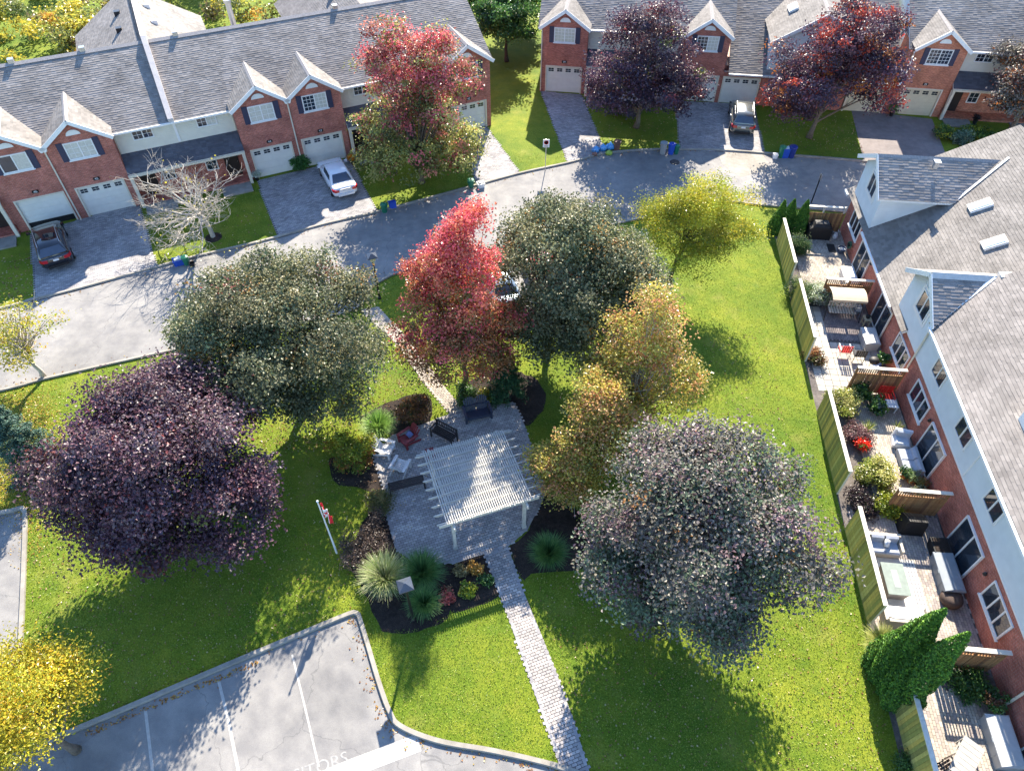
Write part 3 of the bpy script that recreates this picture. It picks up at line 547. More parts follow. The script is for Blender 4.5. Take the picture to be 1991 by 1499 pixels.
for x, z in ((-25.0, 1.2), (-14.1, 1.0), (-10.7, 1.05), (.0, 1.05)): window(RR, x, z, 1.9, 1.2, 4.4, 0, 0, ('g', 'g', 'g'))
for x in (-22.2, -17.4, -8.05, -3.0, 5.6, 11): window(RR, x, .12, 1.95, 2.0, 4.4, 0, 0, ('g', 'g'), sill=False, depth=.09)
for x in (-10.6, -7.1, -3.4, 1.2, 5.2, 9): window(RR, x, 3.3, 1.3, 1.0, 4.38, 0, 0, ('g', 'g'), sill=False, depth=.04)
for x in (-24.95, -14.35):
    w_ = window(RR, x, 4.0, 1.3, 1.2, 4.38, 0, 0, ('g', 'g'), sill=False, depth=.05); MB().box(x-.82, x+.82, 4.355, 4.38, 3.83, 3.97).box(x-.82, x+.82, 4.355, 4.38, 5.23, 5.37).box(x-.82, x-.68, 4.355, 4.38, 3.97, 5.23).box(x+.68, x+.82, 4.355, 4.38, 3.97, 5.23).build('window_surround', white, w_)
for x, ztop, zb in ((-16.4, 2.5, .1), (-12.85, 4.9, .1), (3.1, 4.9, .1)): spout(RR, [(x, 4.05, ztop), (x, 4.33, ztop-.3), (x, 4.33, zb)], .05, trim)
for x, z in ((-10.0+.8, 1.9), (-1.4, 1.8), (-20.9, 1.9), (-16.6, 1.85)): spot(RR, x, z, 4.4)

for px, lb in (((1312, 316), 'round iron manhole cover in the road bend'),):
    t = thing('manhole_cover', lb, 'manhole', (*G(*px)[:2], .005)); MB().lathe([(.36, 0), (.36, .004), (.01, .005)], (0, 0, 0), 20).build('frame', black_metal, t); MB().lathe([(.30, .005), (.30, .009), (.01, .01)], (0, 0, 0), 18).build('cover', M('rusty_iron', (.06, .05, .045), .6, .3, 20, .5, 60), t)
# ---------------------------------------------------------------- plants
def unit(a): return a/np.linalg.norm(a, axis=-1, keepdims=True)
def leaves(cen, nrm, size, asp=.75, fold=.22, jit=.35):
    """one folded four-cornered leaf at each centre"""
    n = len(cen); nrm = unit(nrm); t = unit(np.cross(nrm, rng.normal(size=(n, 3)))); b = np.cross(nrm, t)
    L = (size*rng.uniform(1-jit, 1+jit, n))[:, None]; w = L*asp*.5
    v = np.stack([cen-t*L*.5, cen+b*w+nrm*L*fold, cen+t*L*.5-nrm*L*.1, cen-b*w+nrm*L*fold*.6], 1).reshape(-1, 3)
    return v, np.arange(4*n).reshape(n, 4)
def pick(pal, h):
    """palette rows: (rgb, weight low, weight high)"""
    W = np.array([[p[1], p[2]] for p in pal], float); h = np.clip((h-.22)/.56, 0, 1)[:, None]; w = W[:, 0][None]*(1-h)+W[:, 1][None]*h; c = np.cumsum(w, 1); c /= c[:, -1:]
    return (rng.random((len(h), 1)) > c).sum(1).clip(0, len(pal)-1)
def crown(parent, blobs, n, size, pal, mat, clump=55, sig=.36, zmin=.5, up=.7, asp=.75, shell=.45, name='crown', irr=.2, flat=.6, drop=0., lump=0):
    B = np.array(blobs, float)
    if lump:                                    # break each mass of the crown into uneven lobes
        L = []; D = []
        for q in B:
            for _ in range(lump):
                d = unit(rng.normal(size=3)+V(0, 0, .35)); rr = rng.uniform(.24, .42); L.append((*(q[:3]+d*q[3:6]*rng.uniform(.5, .8)), *(q[3:6]*rr*V(1, 1, .85)))); D.append(d)
            L.append((*q[:3], *(q[3:6]*.5))); D.append(V(0, 0, .6))
        B = np.array(L); D = np.array(D)
    nc = max(6, n//clump); wt = (B[:, 3]*B[:, 4]*B[:, 5])**.67; wt /= wt.sum(); bi = rng.choice(len(B), nc, p=wt)
    d = unit(rng.normal(size=(nc, 3))+(D[bi]*.75 if lump else 0)); ph = rng.uniform(0, 6.28, 6); th = np.arctan2(d[:, 1], d[:, 0])
    f = 1+irr*(np.sin(3*th+ph[0]+2*d[:, 2])*.6+np.sin(5*th+ph[1]-3*d[:, 2])*.5+np.sin(9*th+ph[2]+5*d[:, 2]+bi)*.4)
    r = rng.uniform(0, 1, nc)**shell*f; cc = B[bi, :3]+d*B[bi, 3:6]*r[:, None]; k = cc[:, 2] > zmin; cc, d = cc[k], d[k]; bi = bi[k]; nc = len(cc)
    lb = rng.uniform(.68, 1.32, len(B))
    z0, z1 = cc[:, 2].min(), cc[:, 2].max(); ci = pick(pal, (cc[:, 2]-z0)/(z1-z0+1e-6)+rng.normal(0, .1, nc)); cb = rng.uniform(.8, 1.2, nc)*lb[bi]
    idx = rng.integers(0, nc, n); sg = sig*rng.uniform(.6, 1.3, nc)[idx]
    off = np.clip(rng.normal(size=(n, 3)), -1.7, 1.7)*sg[:, None]; off[:, 2] *= flat; off[:, 2] -= drop*(off[:, 0]**2+off[:, 1]**2)
    p = cc[idx]+off; p[:, 2] = np.maximum(p[:, 2], .08)
    nr = np.array([0, 0, up])+.35*d[idx]+rng.normal(size=(n, 3))*.55
    v, fc = leaves(p, nr, size, asp)
    li = np.where(rng.random(n) < .93, ci[idx], pick(pal, (p[:, 2]-z0)/(z1-z0+1e-6)))
    col = np.array([q[0] for q in pal])[li]*cb[idx][:, None]*rng.uniform(.85, 1.16, (n, 1))
    return npmesh(name, v, fc, mat, parent, np.repeat(col, 4, 0)), cc
def limbs(parent, cc, h0, r0, m, k=26, lean=(0, 0), name='trunk', flare=1.35, stems=1, split=.35):
    """tapered trunk with limbs curving out to the leaf clumps"""
    mb = MB(); top = V(lean[0], lean[1], h0*1.9)
    for s_ in range(stems):
        a = rng.uniform(0, 6.28); o = V(math.cos(a), math.sin(a), 0)*(.14*(stems > 1)); e = top+o*6*(stems > 1)
        ps = [o+(e-o)*t+V(*(rng.normal(0, .06, 2)*min(1, t*3)), 0) for t in np.linspace(0, 1, 7)]
        mb.tube(ps, [r0*(flare if i == 0 else 1)*(1-.62*i/6)/(stems**.5) for i in range(7)], 9)
    for i in rng.permutation(len(cc))[:k]:
        q = cc[i]; t = rng.uniform(split, .95); a = top*t; a = V(a[0], a[1], min(a[2], max(q[2]-.2, h0*.7)))
        m1 = a*.55+q*.45+V(0, 0, .25*(q[2]-a[2]))*.6+rng.normal(0, .12, 3); ps = []
        for u in np.linspace(0, 1, 6): ps.append((1-u)**2*a+2*u*(1-u)*m1+u*u*q)
        rr = r0*rng.uniform(.28, .45); mb.tube(ps, [rr*(1-.85*u) for u in np.linspace(0, 1, 6)], 6, cap=False)
        for _ in range(2):
            j = rng.integers(2, 5); e = ps[j]+rng.normal(0, .5, 3)+V(0, 0, .25); mb.tube([ps[j], (ps[j]+e)/2+rng.normal(0, .06, 3), e], [rr*.35, rr*.22, .006], 4, cap=False)
    return mb.build(name, m, parent, True)
SEED = [100]
def tree(label, px, blobs, n, size, pal, mat=None, bk=None, h0=1.6, r0=.16, k=28, lean=(0, 0), name='maple_tree', group=None, loc=None, stems=1, ring_=0., **kw):
    global rng
    SEED[0] += 1; rng = np.random.default_rng(SEED[0])
    loc = loc or G(*px); t = thing(name, label, 'tree', loc, 0, group)
    blobs = [(*q[:3], q[3]*1.04, q[4]*1.04, q[5]*1.04) for q in blobs]
    c, cc = crown(t, blobs, n, size, pal, mat or leaf, **{'lump': 18, **kw}); limbs(t, cc, h0, r0, bk or bark, k, lean, stems=stems)
    if ring_: MB().lathe([(ring_, .0), (ring_*.8, .05), (.05, .09)], (0, 0, 0), 18).build('mulch_ring', mulch, t)
    return t
PUR = [((0.094, 0.044, 0.066), 5, 3), ((0.127, 0.061, 0.077), 3, 4), ((0.066, 0.046, 0.073), 4, 2), ((0.165, 0.121, 0.127), 1.5, 2.5), ((0.264, 0.066, 0.066), .15, .6), ((0.132, 0.143, 0.033), .25, .02)]
BRZ = [((.135, .150, .070), 4, 3), ((.19, .19, .10), 3, 4), ((.095, .130, .065), 4, 2), ((.26, .235, .11), .8, 2.0), ((.42, .22, .06), .03, .14), ((.32, .11, .07), .03, .06)]
MIX = [((.155, .145, .115), 4, 4), ((.215, .185, .165), 2, 4), ((.105, .145, .085), 6, 2.5), ((.19, .12, .13), 1.2, 1.8), ((.44, .20, .06), .02, .2)]
REDT = [((.60, .115, .135), .2, 5), ((.66, .20, .12), 1.5, 4), ((.48, .075, .085), 1, 2.4), ((.36, .18, .07), 4, .5), ((.17, .14, .04), 5, .1), ((.56, .24, .10), 2.4, .8)]
TALL = [((0.575, 0.127, 0.138), .1, 5), ((0.483, 0.196, 0.138), .6, 3), ((0.253, 0.253, 0.069), 5, .5), ((0.368, 0.368, 0.115), 4, .5), ((0.103, 0.127, 0.034), 4, .5), ((0.230, 0.057, 0.046), .6, 2)]
LOC = [((0.425, 0.413, 0.037), 3, 5), ((0.275, 0.325, 0.031), 4, 3), ((0.525, 0.425, 0.037), 1, 3), ((0.163, 0.213, 0.025), 3, 1)]
YEL = [((.46, .38, .03), 3, 4), ((.36, .35, .035), 3, 3), ((.24, .28, .03), 2.5, 1.5), ((.52, .32, .03), .5, .8)]
SER = [((0.462, 0.378, 0.074), 3, 4), ((0.357, 0.347, 0.074), 3.5, 3), ((0.567, 0.315, 0.126), 2.5, 1.6), ((0.525, 0.231, 0.105), 1.2, 1.2), ((0.231, 0.231, 0.053), 2.5, .8)]
GRN = [((0.063, 0.149, 0.034), 4, 3), ((0.103, 0.196, 0.040), 3, 4), ((0.034, 0.098, 0.029), 4, 2)]
# street side
def at(px, zc): p = G(*px, zc); return (p[0], p[1], 0)
def bare_tree(label, px):
    t = thing('bare_tree', label, 'tree', G(*px)); mb = MB(); tips = []
    def grow(p, d, L, r, lv):
        n = 3; ps = [p]; dd = d
        for i in range(n): dd = unit(dd+rng.normal(0, .17, 3)+V(0, 0, .02)); ps.append(ps[-1]+dd*L/n)
        mb.tube(ps, [r*(1-.4*i/n) for i in range(n+1)], 7 if lv < 2 else 4, cap=False)
        if lv >= 5: tips.append(ps[-1]); return
        for _ in range([7, 4, 4, 3, 3][lv]):
            q = ps[rng.integers(1 if lv else 3, n+1)]; sp = [1.1, .75, .7, .75, .8][lv]; e = unit(dd+rng.normal(0, sp, 3)*V(1, 1, .5)); e[2] = max(e[2], -.22); grow(q, unit(e), L*(rng.uniform(.85, 1.15) if lv == 0 else rng.uniform(.55, .9)), r*.55, lv+1)
    grow(V(0, 0, 0), unit(V(-.18, .05, 1)), 1.9, .16, 0); mb.build('trunk', bark_l, t, True)
    tp = np.array(tips); i = rng.choice(len(tp), 90); v, f = leaves(tp[i]+rng.normal(0, .05, (90, 3)), rng.normal(size=(90, 3))+V(0, 0, .5), .13)
    npmesh('crown', v, f, leaf, t, np.repeat(np.array([(.55, .47, .06)]*90)*rng.uniform(.7, 1.1, (90, 1)), 4, 0))
    MB().lathe([(.55, 0), (.4, .05), (.05, .08)], (0, 0, 0), 16).build('mulch_ring', mulch, t)
bare_tree('leafless pale grey tree on the lawn between two paver driveways', (415, 462))
tree('tall tree turning red at the top, olive below, by the white sedan', (820, 355), [(.3, -.2, 3.0, 4.6, 3.8, 1.9), (2.6, -.6, 2.6, 2.4, 2.2, 1.2), (-.2, 0, 5.2, 3.9, 3.4, 2.2), (-.5, 0, 7.6, 2.8, 2.6, 2.0), (1.6, 0, 7.4, 2.3, 2.2, 1.8), (-1.0, .3, 9.6, 1.5, 1.5, 1.4), (1.4, .2, 9.0, 1.3, 1.3, 1.2)], 38000, .16, TALL, None, bark, 1.2, .2, 36, zmin=.7)
tree('purple-leaved maple on the lawn beside driveway 39', (1237, 248), [(0, .2, 4.6, 4.3, 4.0, 3.0), (.2, 0, 6.8, 3.1, 3.0, 2.4), (1.6, -.6, 3.4, 3.0, 2.6, 1.8), (-1.6, -.4, 3.6, 2.6, 2.4, 1.8)], 30000, .17, PUR, leaf_dark, bark, 1.6, .2, 24, (.2, 0), zmin=1.5, shell=.38)
tree('red-tinged purple maple on the lawn right of the dark crossover', (1573, 268), [(.3, .2, 5.2, 4.8, 4.2, 3.2), (.6, 0, 7.6, 3.6, 3.2, 2.4), (-2.2, -.5, 4.2, 2.4, 2.4, 2.0), (2.4, 0, 4.8, 2.6, 2.4, 2.2)], 36000, .17, PUR[:3]+[((.34, .05, .03), .8, 2.4), ((.42, .14, .03), .5, .5)], leaf_dark, bark, 1.7, .2, 26, (.2, 0), zmin=1.4, shell=.38)
tree('bronze-leaved maple above a green shrub bed by garage 35', (1960, 262), [(-.2, .2, 4.6, 3.4, 3.2, 2.4), (.6, 0, 6.2, 2.6, 2.6, 1.8), (-1.6, -.4, 3.8, 2.0, 1.8, 1.4)], 22000, .17, MIX[:2]+[((.34, .12, .03), 1, 1.5), ((.10, .04, .035), 2, 1)], leaf_dark, bark, 1.6, .2, 20, zmin=1.4, shell=.38)
for i, (px, hh, lb) in enumerate((((985, 120), 6.2, 'green tree in the gap between the two brick rows'), ((1010, 62), 6.5, 'green tree farther back, behind the gap between the brick rows'), ((935, 72), 7.5, 'dark green tree shading the end of the long roof'))):
    tree(lb, px, [(0, 0, hh*.68, 2.6, 2.6, hh*.34), (.8, .3, hh*.5, 2.2, 2.2, hh*.26), (-.8, -.2, hh*.52, 2.2, 2.2, hh*.26)], 15000, .2, GRN, leaf, bark_d, 1.6, .17, 18, name='green_tree', zmin=1)
tree('sparse yellowing tree whose bare twigs reach over the road', None, [(0, 0, 3.3, 2.6, 2.4, 1.6)], 2600, .12, YEL, leaf, bark_l, 1.5, .12, 90, name='sparse_tree', loc=at((28, 655), 3.0), zmin=.8, clump=14, sig=.3)
# the garden trees
tree('large olive-bronze maple between the road and the mulched shrub bed', None, [(0, 0, 5.2, 4.5, 4.2, 3.3), (-1.2, .6, 6.4, 3.2, 3, 2.4), (2.0, -.8, 4.0, 3.0, 2.8, 2.2), (-2.2, -1.2, 4.2, 2.8, 2.6, 2.2)], 84000, .132, BRZ, leaf_dark, bark_d, 1.6, .22, 34, loc=at((545, 662), 5.0), shell=.38, zmin=1.0)
tree('dark purple maple on the lawn left of the flagpole', None, [(0, 0, 4.9, 4.3, 4.0, 3.2), (.6, .9, 6.2, 3.0, 2.8, 2.4), (1.9, -1.0, 3.8, 2.7, 2.6, 2.0), (-1.8, -.8, 4.0, 2.7, 2.6, 2.2), (-.6, -1.8, 3.2, 2.4, 2.2, 1.6)], 92000, .132, PUR, leaf_dark, bark_d, 1.5, .22, 34, loc=at((312, 905), 4.6), shell=.38, zmin=.8)
tree('bright red pyramidal maple beside the garden path', (905, 745), [(-.5, .2, 3.0, 3.3, 3.0, 1.6), (-.5, .2, 4.8, 3.0, 2.8, 1.8), (-.3, .2, 6.6, 2.3, 2.2, 1.7), (.1, .2, 8.3, 1.6, 1.6, 1.5), (.7, .3, 9.9, 1.0, 1.0, 1.3), (1.5, 0, 4.2, 1.6, 1.5, 1.3)], 58000, .118, REDT, leaf, bark, 1.4, .15, 34, lean=(.1, 0), name='red_maple_tree', zmin=.9, sig=.28)
tree('broad olive-grey maple above the parking bay, behind the red maple', (1062, 690), [(1.0, 0, 5.2, 4.2, 3.8, 3.0), (.8, .3, 7.2, 3.3, 3.0, 2.2), (2.7, -.5, 4.6, 2.5, 2.3, 2.0), (-.6, -.8, 3.2, 2.1, 2.0, 1.9), (1.0, -1.6, 3.0, 2.2, 2.0, 1.6)], 84000, .132, BRZ, leaf_dark, bark_d, 1.4, .2, 30, lean=(.3, 0), shell=.38, zmin=.7)
tree('feathery yellow-green locust tree on the open lawn', (1301, 547), [(.4, .1, 4.3, 2.9, 2.7, 1.2), (1.3, .6, 5.8, 2.0, 1.9, 1.0), (-1.1, .2, 4.0, 2.0, 1.8, 1.0), (2.6, -.4, 4.0, 1.8, 1.6, .9), (.8, -1.4, 3.0, 1.9, 1.4, .8), (3.2, .8, 5.2, 1.0, 1.0, .6)], 42000, .10, LOC, leaf, bark_d, 1.7, .13, 30, lean=(.5, .1), name='locust_tree', zmin=1.2, asp=.5, flat=.4, sig=.38, clump=80, irr=.35)
tree('yellow and orange serviceberry tree with bare inner twigs', (1220, 838), [(.2, .3, 6.0, 1.9, 1.9, 1.7), (.3, .4, 7.6, 1.2, 1.2, 1.1), (1.5, -.2, 4.0, 1.5, 1.5, 1.2), (-1.2, .2, 3.8, 1.7, 1.6, 1.4), (.1, .4, 5.2, 1.6, 1.6, .9), (.3, -.4, 2.6, 1.6, 1.4, 1.0)], 21000, .11, SER, leaf, bark_l, 1.1, .12, 100, name='serviceberry_tree', zmin=.8, stems=3, clump=34, sig=.3)
tree('low orange-yellow serviceberry leaning over the pergola corner', (1128, 955), [(-.3, .1, 2.4, 2.1, 1.9, 1.6), (.5, .9, 3.9, 2.0, 1.8, 1.6), (-1.1, -.5, 2.0, 1.3, 1.3, 1.1), (1.2, .6, 3.0, 1.7, 1.6, 1.4), (.6, 1.6, 5.0, 1.4, 1.4, 1.2)], 32000, .11, SER, leaf, bark_l, .8, .1, 60, name='serviceberry_tree', zmin=.3, stems=3, clump=40, sig=.3)
tree('large grey-leaved maple with orange tips beside the paver walkway', None, [(0, 0, 5.2, 4.0, 3.9, 3.2), (.5, .8, 6.4, 3.0, 2.8, 2.3), (-1.7, -.6, 4.0, 2.7, 2.6, 2.1), (1.3, -.6, 4.3, 2.7, 2.6, 2.2), (0, -1.9, 3.4, 2.4, 2.2, 1.7)], 92000, .128, MIX, leaf_dark, bark_d, 1.5, .22, 34, loc=at((1358, 1040), 4.9), shell=.38, zmin=.8)
tree('golden yellow locust overhanging the corner of the parking lot', None, [(0, 0, 4.6, 2.0, 2.0, 1.6), (-.6, -1.4, 3.8, 1.7, 1.7, 1.3), (.5, 1.0, 4.0, 1.4, 1.4, 1.1), (.4, -.6, 5.2, 1.3, 1.3, 1.0)], 30000, .10, YEL, leaf, bark, 1.6, .14, 26, name='locust_tree', loc=at((28, 1385), 4.3), zmin=1.2, asp=.5, flat=.45, clump=70)

def spruce(label, loc, h, rad, n, pal, name='spruce_tree'):
    t = thing(name, label, 'tree', loc); P = []; Nn = []; Hh = []; mb = MB(); mb.tube([(0, 0, 0), (0, 0, h*.5), (0, 0, h*.97)], [.12, .08, .01], 7); lv = int(h/.22)
    per = max(4, n//(lv*9))
    for i in range(lv):
        z = .35+(h-.4)*i/lv; R_ = rad*(1-z/h)**.85+.06
        for j in range(9):
            a = rng.uniform(0, 6.28); L = R_*rng.uniform(.75, 1.12); u = rng.uniform(.15, 1, per)**.7
            q = np.stack([math.cos(a)*L*u, math.sin(a)*L*u, z-.25*L*u**1.5+.12*u**3], 1)+rng.normal(0, .05+.03*L, (per, 3))*V(1, 1, .5); P.append(q); Nn.append(rng.normal(size=(per, 3))*.6+V(math.cos(a)*.4, math.sin(a)*.4, .8)); Hh.append(np.full(per, z/h))
            if L > .3: mb.tube([(0, 0, z), (math.cos(a)*L*.9, math.sin(a)*L*.9, z-.22*L)], [.02, .006], 4, cap=False)
    p = np.concatenate(P); p[:, 2] = np.maximum(p[:, 2], .05); v, f = leaves(p, np.concatenate(Nn), .13, .35); ci = pick(pal, np.concatenate(Hh))
    npmesh('crown', v, f, needle, t, np.repeat(np.array([q[0] for q in pal])[ci]*rng.uniform(.6, 1.35, (len(p), 1)), 4, 0)); mb.build('trunk', bark_d, t)
    return t
SPR = [((.045, .10, .075), 3, 4), ((.07, .14, .10), 2, 4), ((.025, .065, .045), 4, 2)]
spruce('blue-green spruce beside the purple maple, near the leaf-strewn verge', G(88, 915), 4.9, 1.6, 14000, SPR)
spruce('small dark spruce between the red maple and the navy double chair', G(985, 768), 2.6, 1.4, 9000, [((.03, .085, .035), 3, 3), ((.05, .12, .04), 2, 3)])
def cedar(label, loc, h, rad, n=13000, group=None, lean=(0, 0)):
    t = thing('cedar', label, 'evergreen', loc, 0, group); z = h*(1-rng.random(n)**.62*.995); th = rng.uniform(0, 6.28, n); ph = rng.uniform(0, 6.28, 3)
    pr = np.clip((1-z/h), 0, 1)**.72*np.minimum(1, .72+z/h*1.6); r = rad*pr*(.88+.12*np.sin(4*th+ph[0]+z*2.2)+.07*np.sin(9*th+z*5+ph[1]))*rng.uniform(.82, 1.05, n)
    p = np.stack([np.cos(th)*r+lean[0]*z, np.sin(th)*r+lean[1]*z, z], 1); nr = np.stack([np.cos(th), np.sin(th), np.full(n, .25)], 1)+rng.normal(size=(n, 3))*.45
    v, f = leaves(p, nr, .11, .5); pal = [((.09, .21, .028), 3, 3), ((.16, .30, .035), 1.5, 4), ((.055, .14, .025), 4, 2)]
    npmesh('crown', v, f, needle, t, np.repeat(np.array([q[0] for q in pal])[pick(pal, z/h)]*rng.uniform(.65, 1.3, (n, 1)), 4, 0))
    MB().tube([(0, 0, 0), (lean[0]*h*.8, lean[1]*h*.8, h*.8)], [.07, .02], 6).build('trunk', bark, t)
    return t
cedar('tallest columnar cedar at the end of the patio with the white rug', G(1738, 1352), 6.0, 1.0, 15000); cedar('columnar cedar beside the tallest one, nearer the tufted grass', G(1712, 1302), 5.6, .95, 15000)
cedar('short columnar cedar in front of the tall pair', G(1722, 1338), 3.6, .62, 7000); cedar('short columnar cedar at the foot of the tall pair, on the grass side', G(1703, 1312), 3.0, .55, 7000)
for i, (px, lb) in enumerate((((1506, 452), 'small pointed cedar at the lawn end of the row of three'), ((1526, 445), 'middle one of the three small pointed cedars'), ((1549, 452), 'small pointed cedar touching the brown end fence'))): cedar(lb, G(*px), 2.5 if i != 1 else 2.3, .62, 6000, 'cedars by the end fence')
def shrub(label, px, r, h, pal, n=5000, size=.09, mat=None, name='shrub', group=None, loc=None, ry=None, dense=.35, sig=.16, irr=.18):
    t = thing(name, label, 'shrub', loc or G(*px), 0, group); ry = ry or r
    k_ = 1.0 if irr < .1 else 1.16; r *= k_; ry *= k_; h *= 1+.6*(k_-1)
    c, cc = crown(t, [(0, 0, h*.5, r, ry, h*.5), (r*.3, -ry*.2, h*.4, r*.7, ry*.7, h*.4)], n, size, pal, mat or leaf, clump=40, sig=sig, zmin=.06, shell=dense, irr=irr, lump=0 if irr < .1 else 7)
    mb = MB()
    for q in cc[rng.permutation(len(cc))[:10]]: mb.tube([(q[0]*.1, q[1]*.1, 0), (q[0]*.5, q[1]*.5, q[2]*.6), tuple(q)], [.025, .018, .006], 5, cap=False)
    mb.build('stems', bark_d, t); return t
BUR = [((.12, .06, .03), 3, 3), ((.22, .09, .03), 2, 3), ((.08, .09, .02), 4, 2), ((.30, .14, .03), 1, 1.5)]; VAR = [((.42, .40, .14), 3, 4), ((.26, .30, .05), 3, 2), ((.14, .19, .03), 2, 1)]
YG = [((.26, .30, .025), 3, 4), ((.15, .21, .025), 3, 2), ((.38, .30, .03), .6, 1)]; DRK = [((.035, .024, .028), 3, 3), ((.055, .035, .036), 2, 3), ((.03, .04, .02), 1, 1)]
shrub('rounded reddish-brown shrub behind the red garden chair', (796, 806), .95, 1.15, BUR, 7000); shrub('yellow-green shrub at the mulch bed beside the white garden chairs', (685, 885), 1.0, 1.25, YG+[((.35, .13, .03), 1.2, .4)], 8000)
shrub('arching dark mulch-coloured shrub between the lawn and the patio edge', (722, 1075), 1.0, .75, [((.085, .06, .05), 3, 3), ((.13, .095, .075), 1, 3), ((.05, .04, .03), 3, 1)], 8000, .07, loc=(G(722, 1062)[0], G(722, 1062)[1], 0), ry=1.5)
shrub('tan and green low shrub at the left patio edge', (735, 985), .6, .6, [((.22, .18, .06), 2, 3), ((.12, .14, .04), 3, 2)], 3000, .07); shrub('small green shrub behind the navy double chair', (905, 778), .55, .7, GRN, 2500, .08)
shrub('low yellow-green clump beside the small dark spruce', (945, 772), .4, .45, YG, 1500, .07); shrub('green shrub below the leaning serviceberry', (1160, 1010), .7, .8, YG+GRN, 3500, .08)
# right-hand yards
shrub('round clipped bush inside the farthest fence panel', (1547, 492), .62, 1.3, GRN+[((.12, .17, .05), 2, 3)], 6000, .06, needle, irr=.05); shrub('wide clipped green hedge bush between two fence panels', (1547, 580), .75, 1.15, GRN+YG[:1], 7000, .06, needle, irr=.06, ry=1.1)
shrub('white variegated shrub beside the canopy swing', (1592, 588), .8, 1.0, [((.42, .44, .34), 3, 4), ((.18, .24, .12), 3, 2)], 6000, .09); shrub('dry reddish shrub at the end of the second fence panel', (1580, 700), .5, .5, BUR, 2500, .08)
shrub('cream and green variegated shrub behind the third fence panel', (1628, 790), .75, .8, VAR, 5000, .09); shrub('mauve-leaved shrub behind the third fence panel', (1660, 850), .6, .6, [((.15, .075, .08), 3, 3), ((.22, .13, .12), 1, 3), ((.08, .07, .05), 2, 1)], 4000, .08)
shrub('large yellow-speckled shrub beside the loveseat patio', (1690, 930), .85, .95, VAR, 7000, .10); shrub('almost black shrub in gravel at the fence end', (1672, 985), .65, .6, DRK, 5000, .09); shrub('bright yellow-green shrub at the corner of the patio cross fence', (1722, 990), .55, .7, YG, 4000, .09)
shrub('dark green shrub in the shaded corner near the cedars', (1875, 1330), .7, .6, GRN, 4000, .09); shrub('little green bush in the shade outside the nearest fence', (1757, 1490), .35, .35, GRN, 1800, .06)
for i, (px, r) in enumerate((((1830, 268), .75), ((1862, 275), .8), ((1900, 268), .95), ((1935, 285), .8))): shrub(('low yellow-green shrub closest to the dark driveway and garage 35', 'blue-green shrub in the bed beside garage 35', 'largest leafy green shrub in the bed beside garage 35', 'leafy green shrub under the bronze-leaved maple trunk')[i], px, r, .8, GRN+YG[:1] if i != 1 else [((.10, .17, .12), 3, 3), ((.15, .23, .15), 1, 2)], 2500, .12, group='shrubs in the bed beside garage 35')
shrub('pale grey-green shrub below the purple maple, in front of the porch', (1205, 222), 1.3, 1.0, [((.17, .19, .15), 3, 3), ((.10, .13, .09), 3, 2)], 4000, .1)

def grass_clump(label, loc, h, n, pal, name='ornamental_grass', spread=1., group=None, plume=0):
    t = thing(name, label, 'grass', loc, 0, group); a = rng.uniform(0, 6.28, n); L = h*rng.uniform(.6, 1.15, n); d = rng.uniform(.25, 1., n)*spread; r0 = rng.uniform(0, .18, n)**1*h*.8
    ca, sa = np.cos(a), np.sin(a); vs = []; wv = rng.normal(0, .12, n)
    for i, u in enumerate((0, .35, .7, 1.)):
        rr = r0+L*d*(u**1.6)*.85; z = L*(u*1.25-.72*d*u**2.2); z = np.maximum(z, .02); w = .016*(1-u*.85)
        x = rr*ca-wv*u*L*sa; y = rr*sa+wv*u*L*ca; vs.append(np.stack([x+sa*w, y-ca*w, z], 1)); vs.append(np.stack([x-sa*w, y+ca*w, z], 1))
    v = np.stack(vs, 1).reshape(-1, 3); F = np.array([(0, 1, 3, 2), (2, 3, 5, 4), (4, 5, 7, 6)]); ci = pick(pal, rng.random(n)); col = np.array([q[0] for q in pal])[ci]*rng.uniform(.7, 1.3, (n, 1))
    npmesh('blades', v, ((np.arange(n)*8)[:, None, None]+F).reshape(-1, 4), blade_m, t, np.repeat(col, 8, 0), kind='stuff')
    MB().lathe([(.16, 0), (.14, .06), (.02, .1)], (0, 0, 0), 8).build('crown_base', M('dead_straw', (.2, .15, .07), .9), t); return t
FG = [((.30, .34, .14), 3, 3), ((.20, .28, .08), 3, 3), ((.42, .42, .24), 1.5, 2)]; FG2 = [((.09, .20, .05), 3, 3), ((.15, .27, .08), 3, 3), ((.05, .13, .04), 3, 2)]
grass_clump('big straw-tinted fountain grass left of the lamp post', G(752, 1135), 1.35, 2600, FG); grass_clump('big deep green fountain grass right of the lamp post', G(822, 1125), 1.25, 2600, FG2); grass_clump('green fountain grass in front of the lamp post, nearest the lawn', G(826, 1180), 1.0, 1600, FG2)
grass_clump('green fountain grass in the mulch bed right of the walkway', G(1066, 1085), 1.1, 2400, FG2); grass_clump('fresh green grass clump behind the red garden chair', G(738, 840), 1.15, 1800, [((.16, .30, .06), 3, 3), ((.24, .38, .08), 3, 3)])
grass_clump('pale tufted grass between the fence and the tall cedars', G(1708, 1262), 1.0, 2200, [((.40, .40, .14), 3, 3), ((.26, .30, .06), 3, 3)])
for px, lb in (((1684, 838), 'spiky yellow-green yucca at the edge of the shaded pot corner'), ((1742, 838), 'spiky yellow-green yucca near the red slatted chair'), ((1712, 955), 'spiky reddish yucca beside the yellow-speckled shrub')):
    grass_clump(lb, G(*px), .62, 90, [((.36, .38, .08), 3, 3), ((.18, .24, .05), 3, 2)], 'yucca', .7)
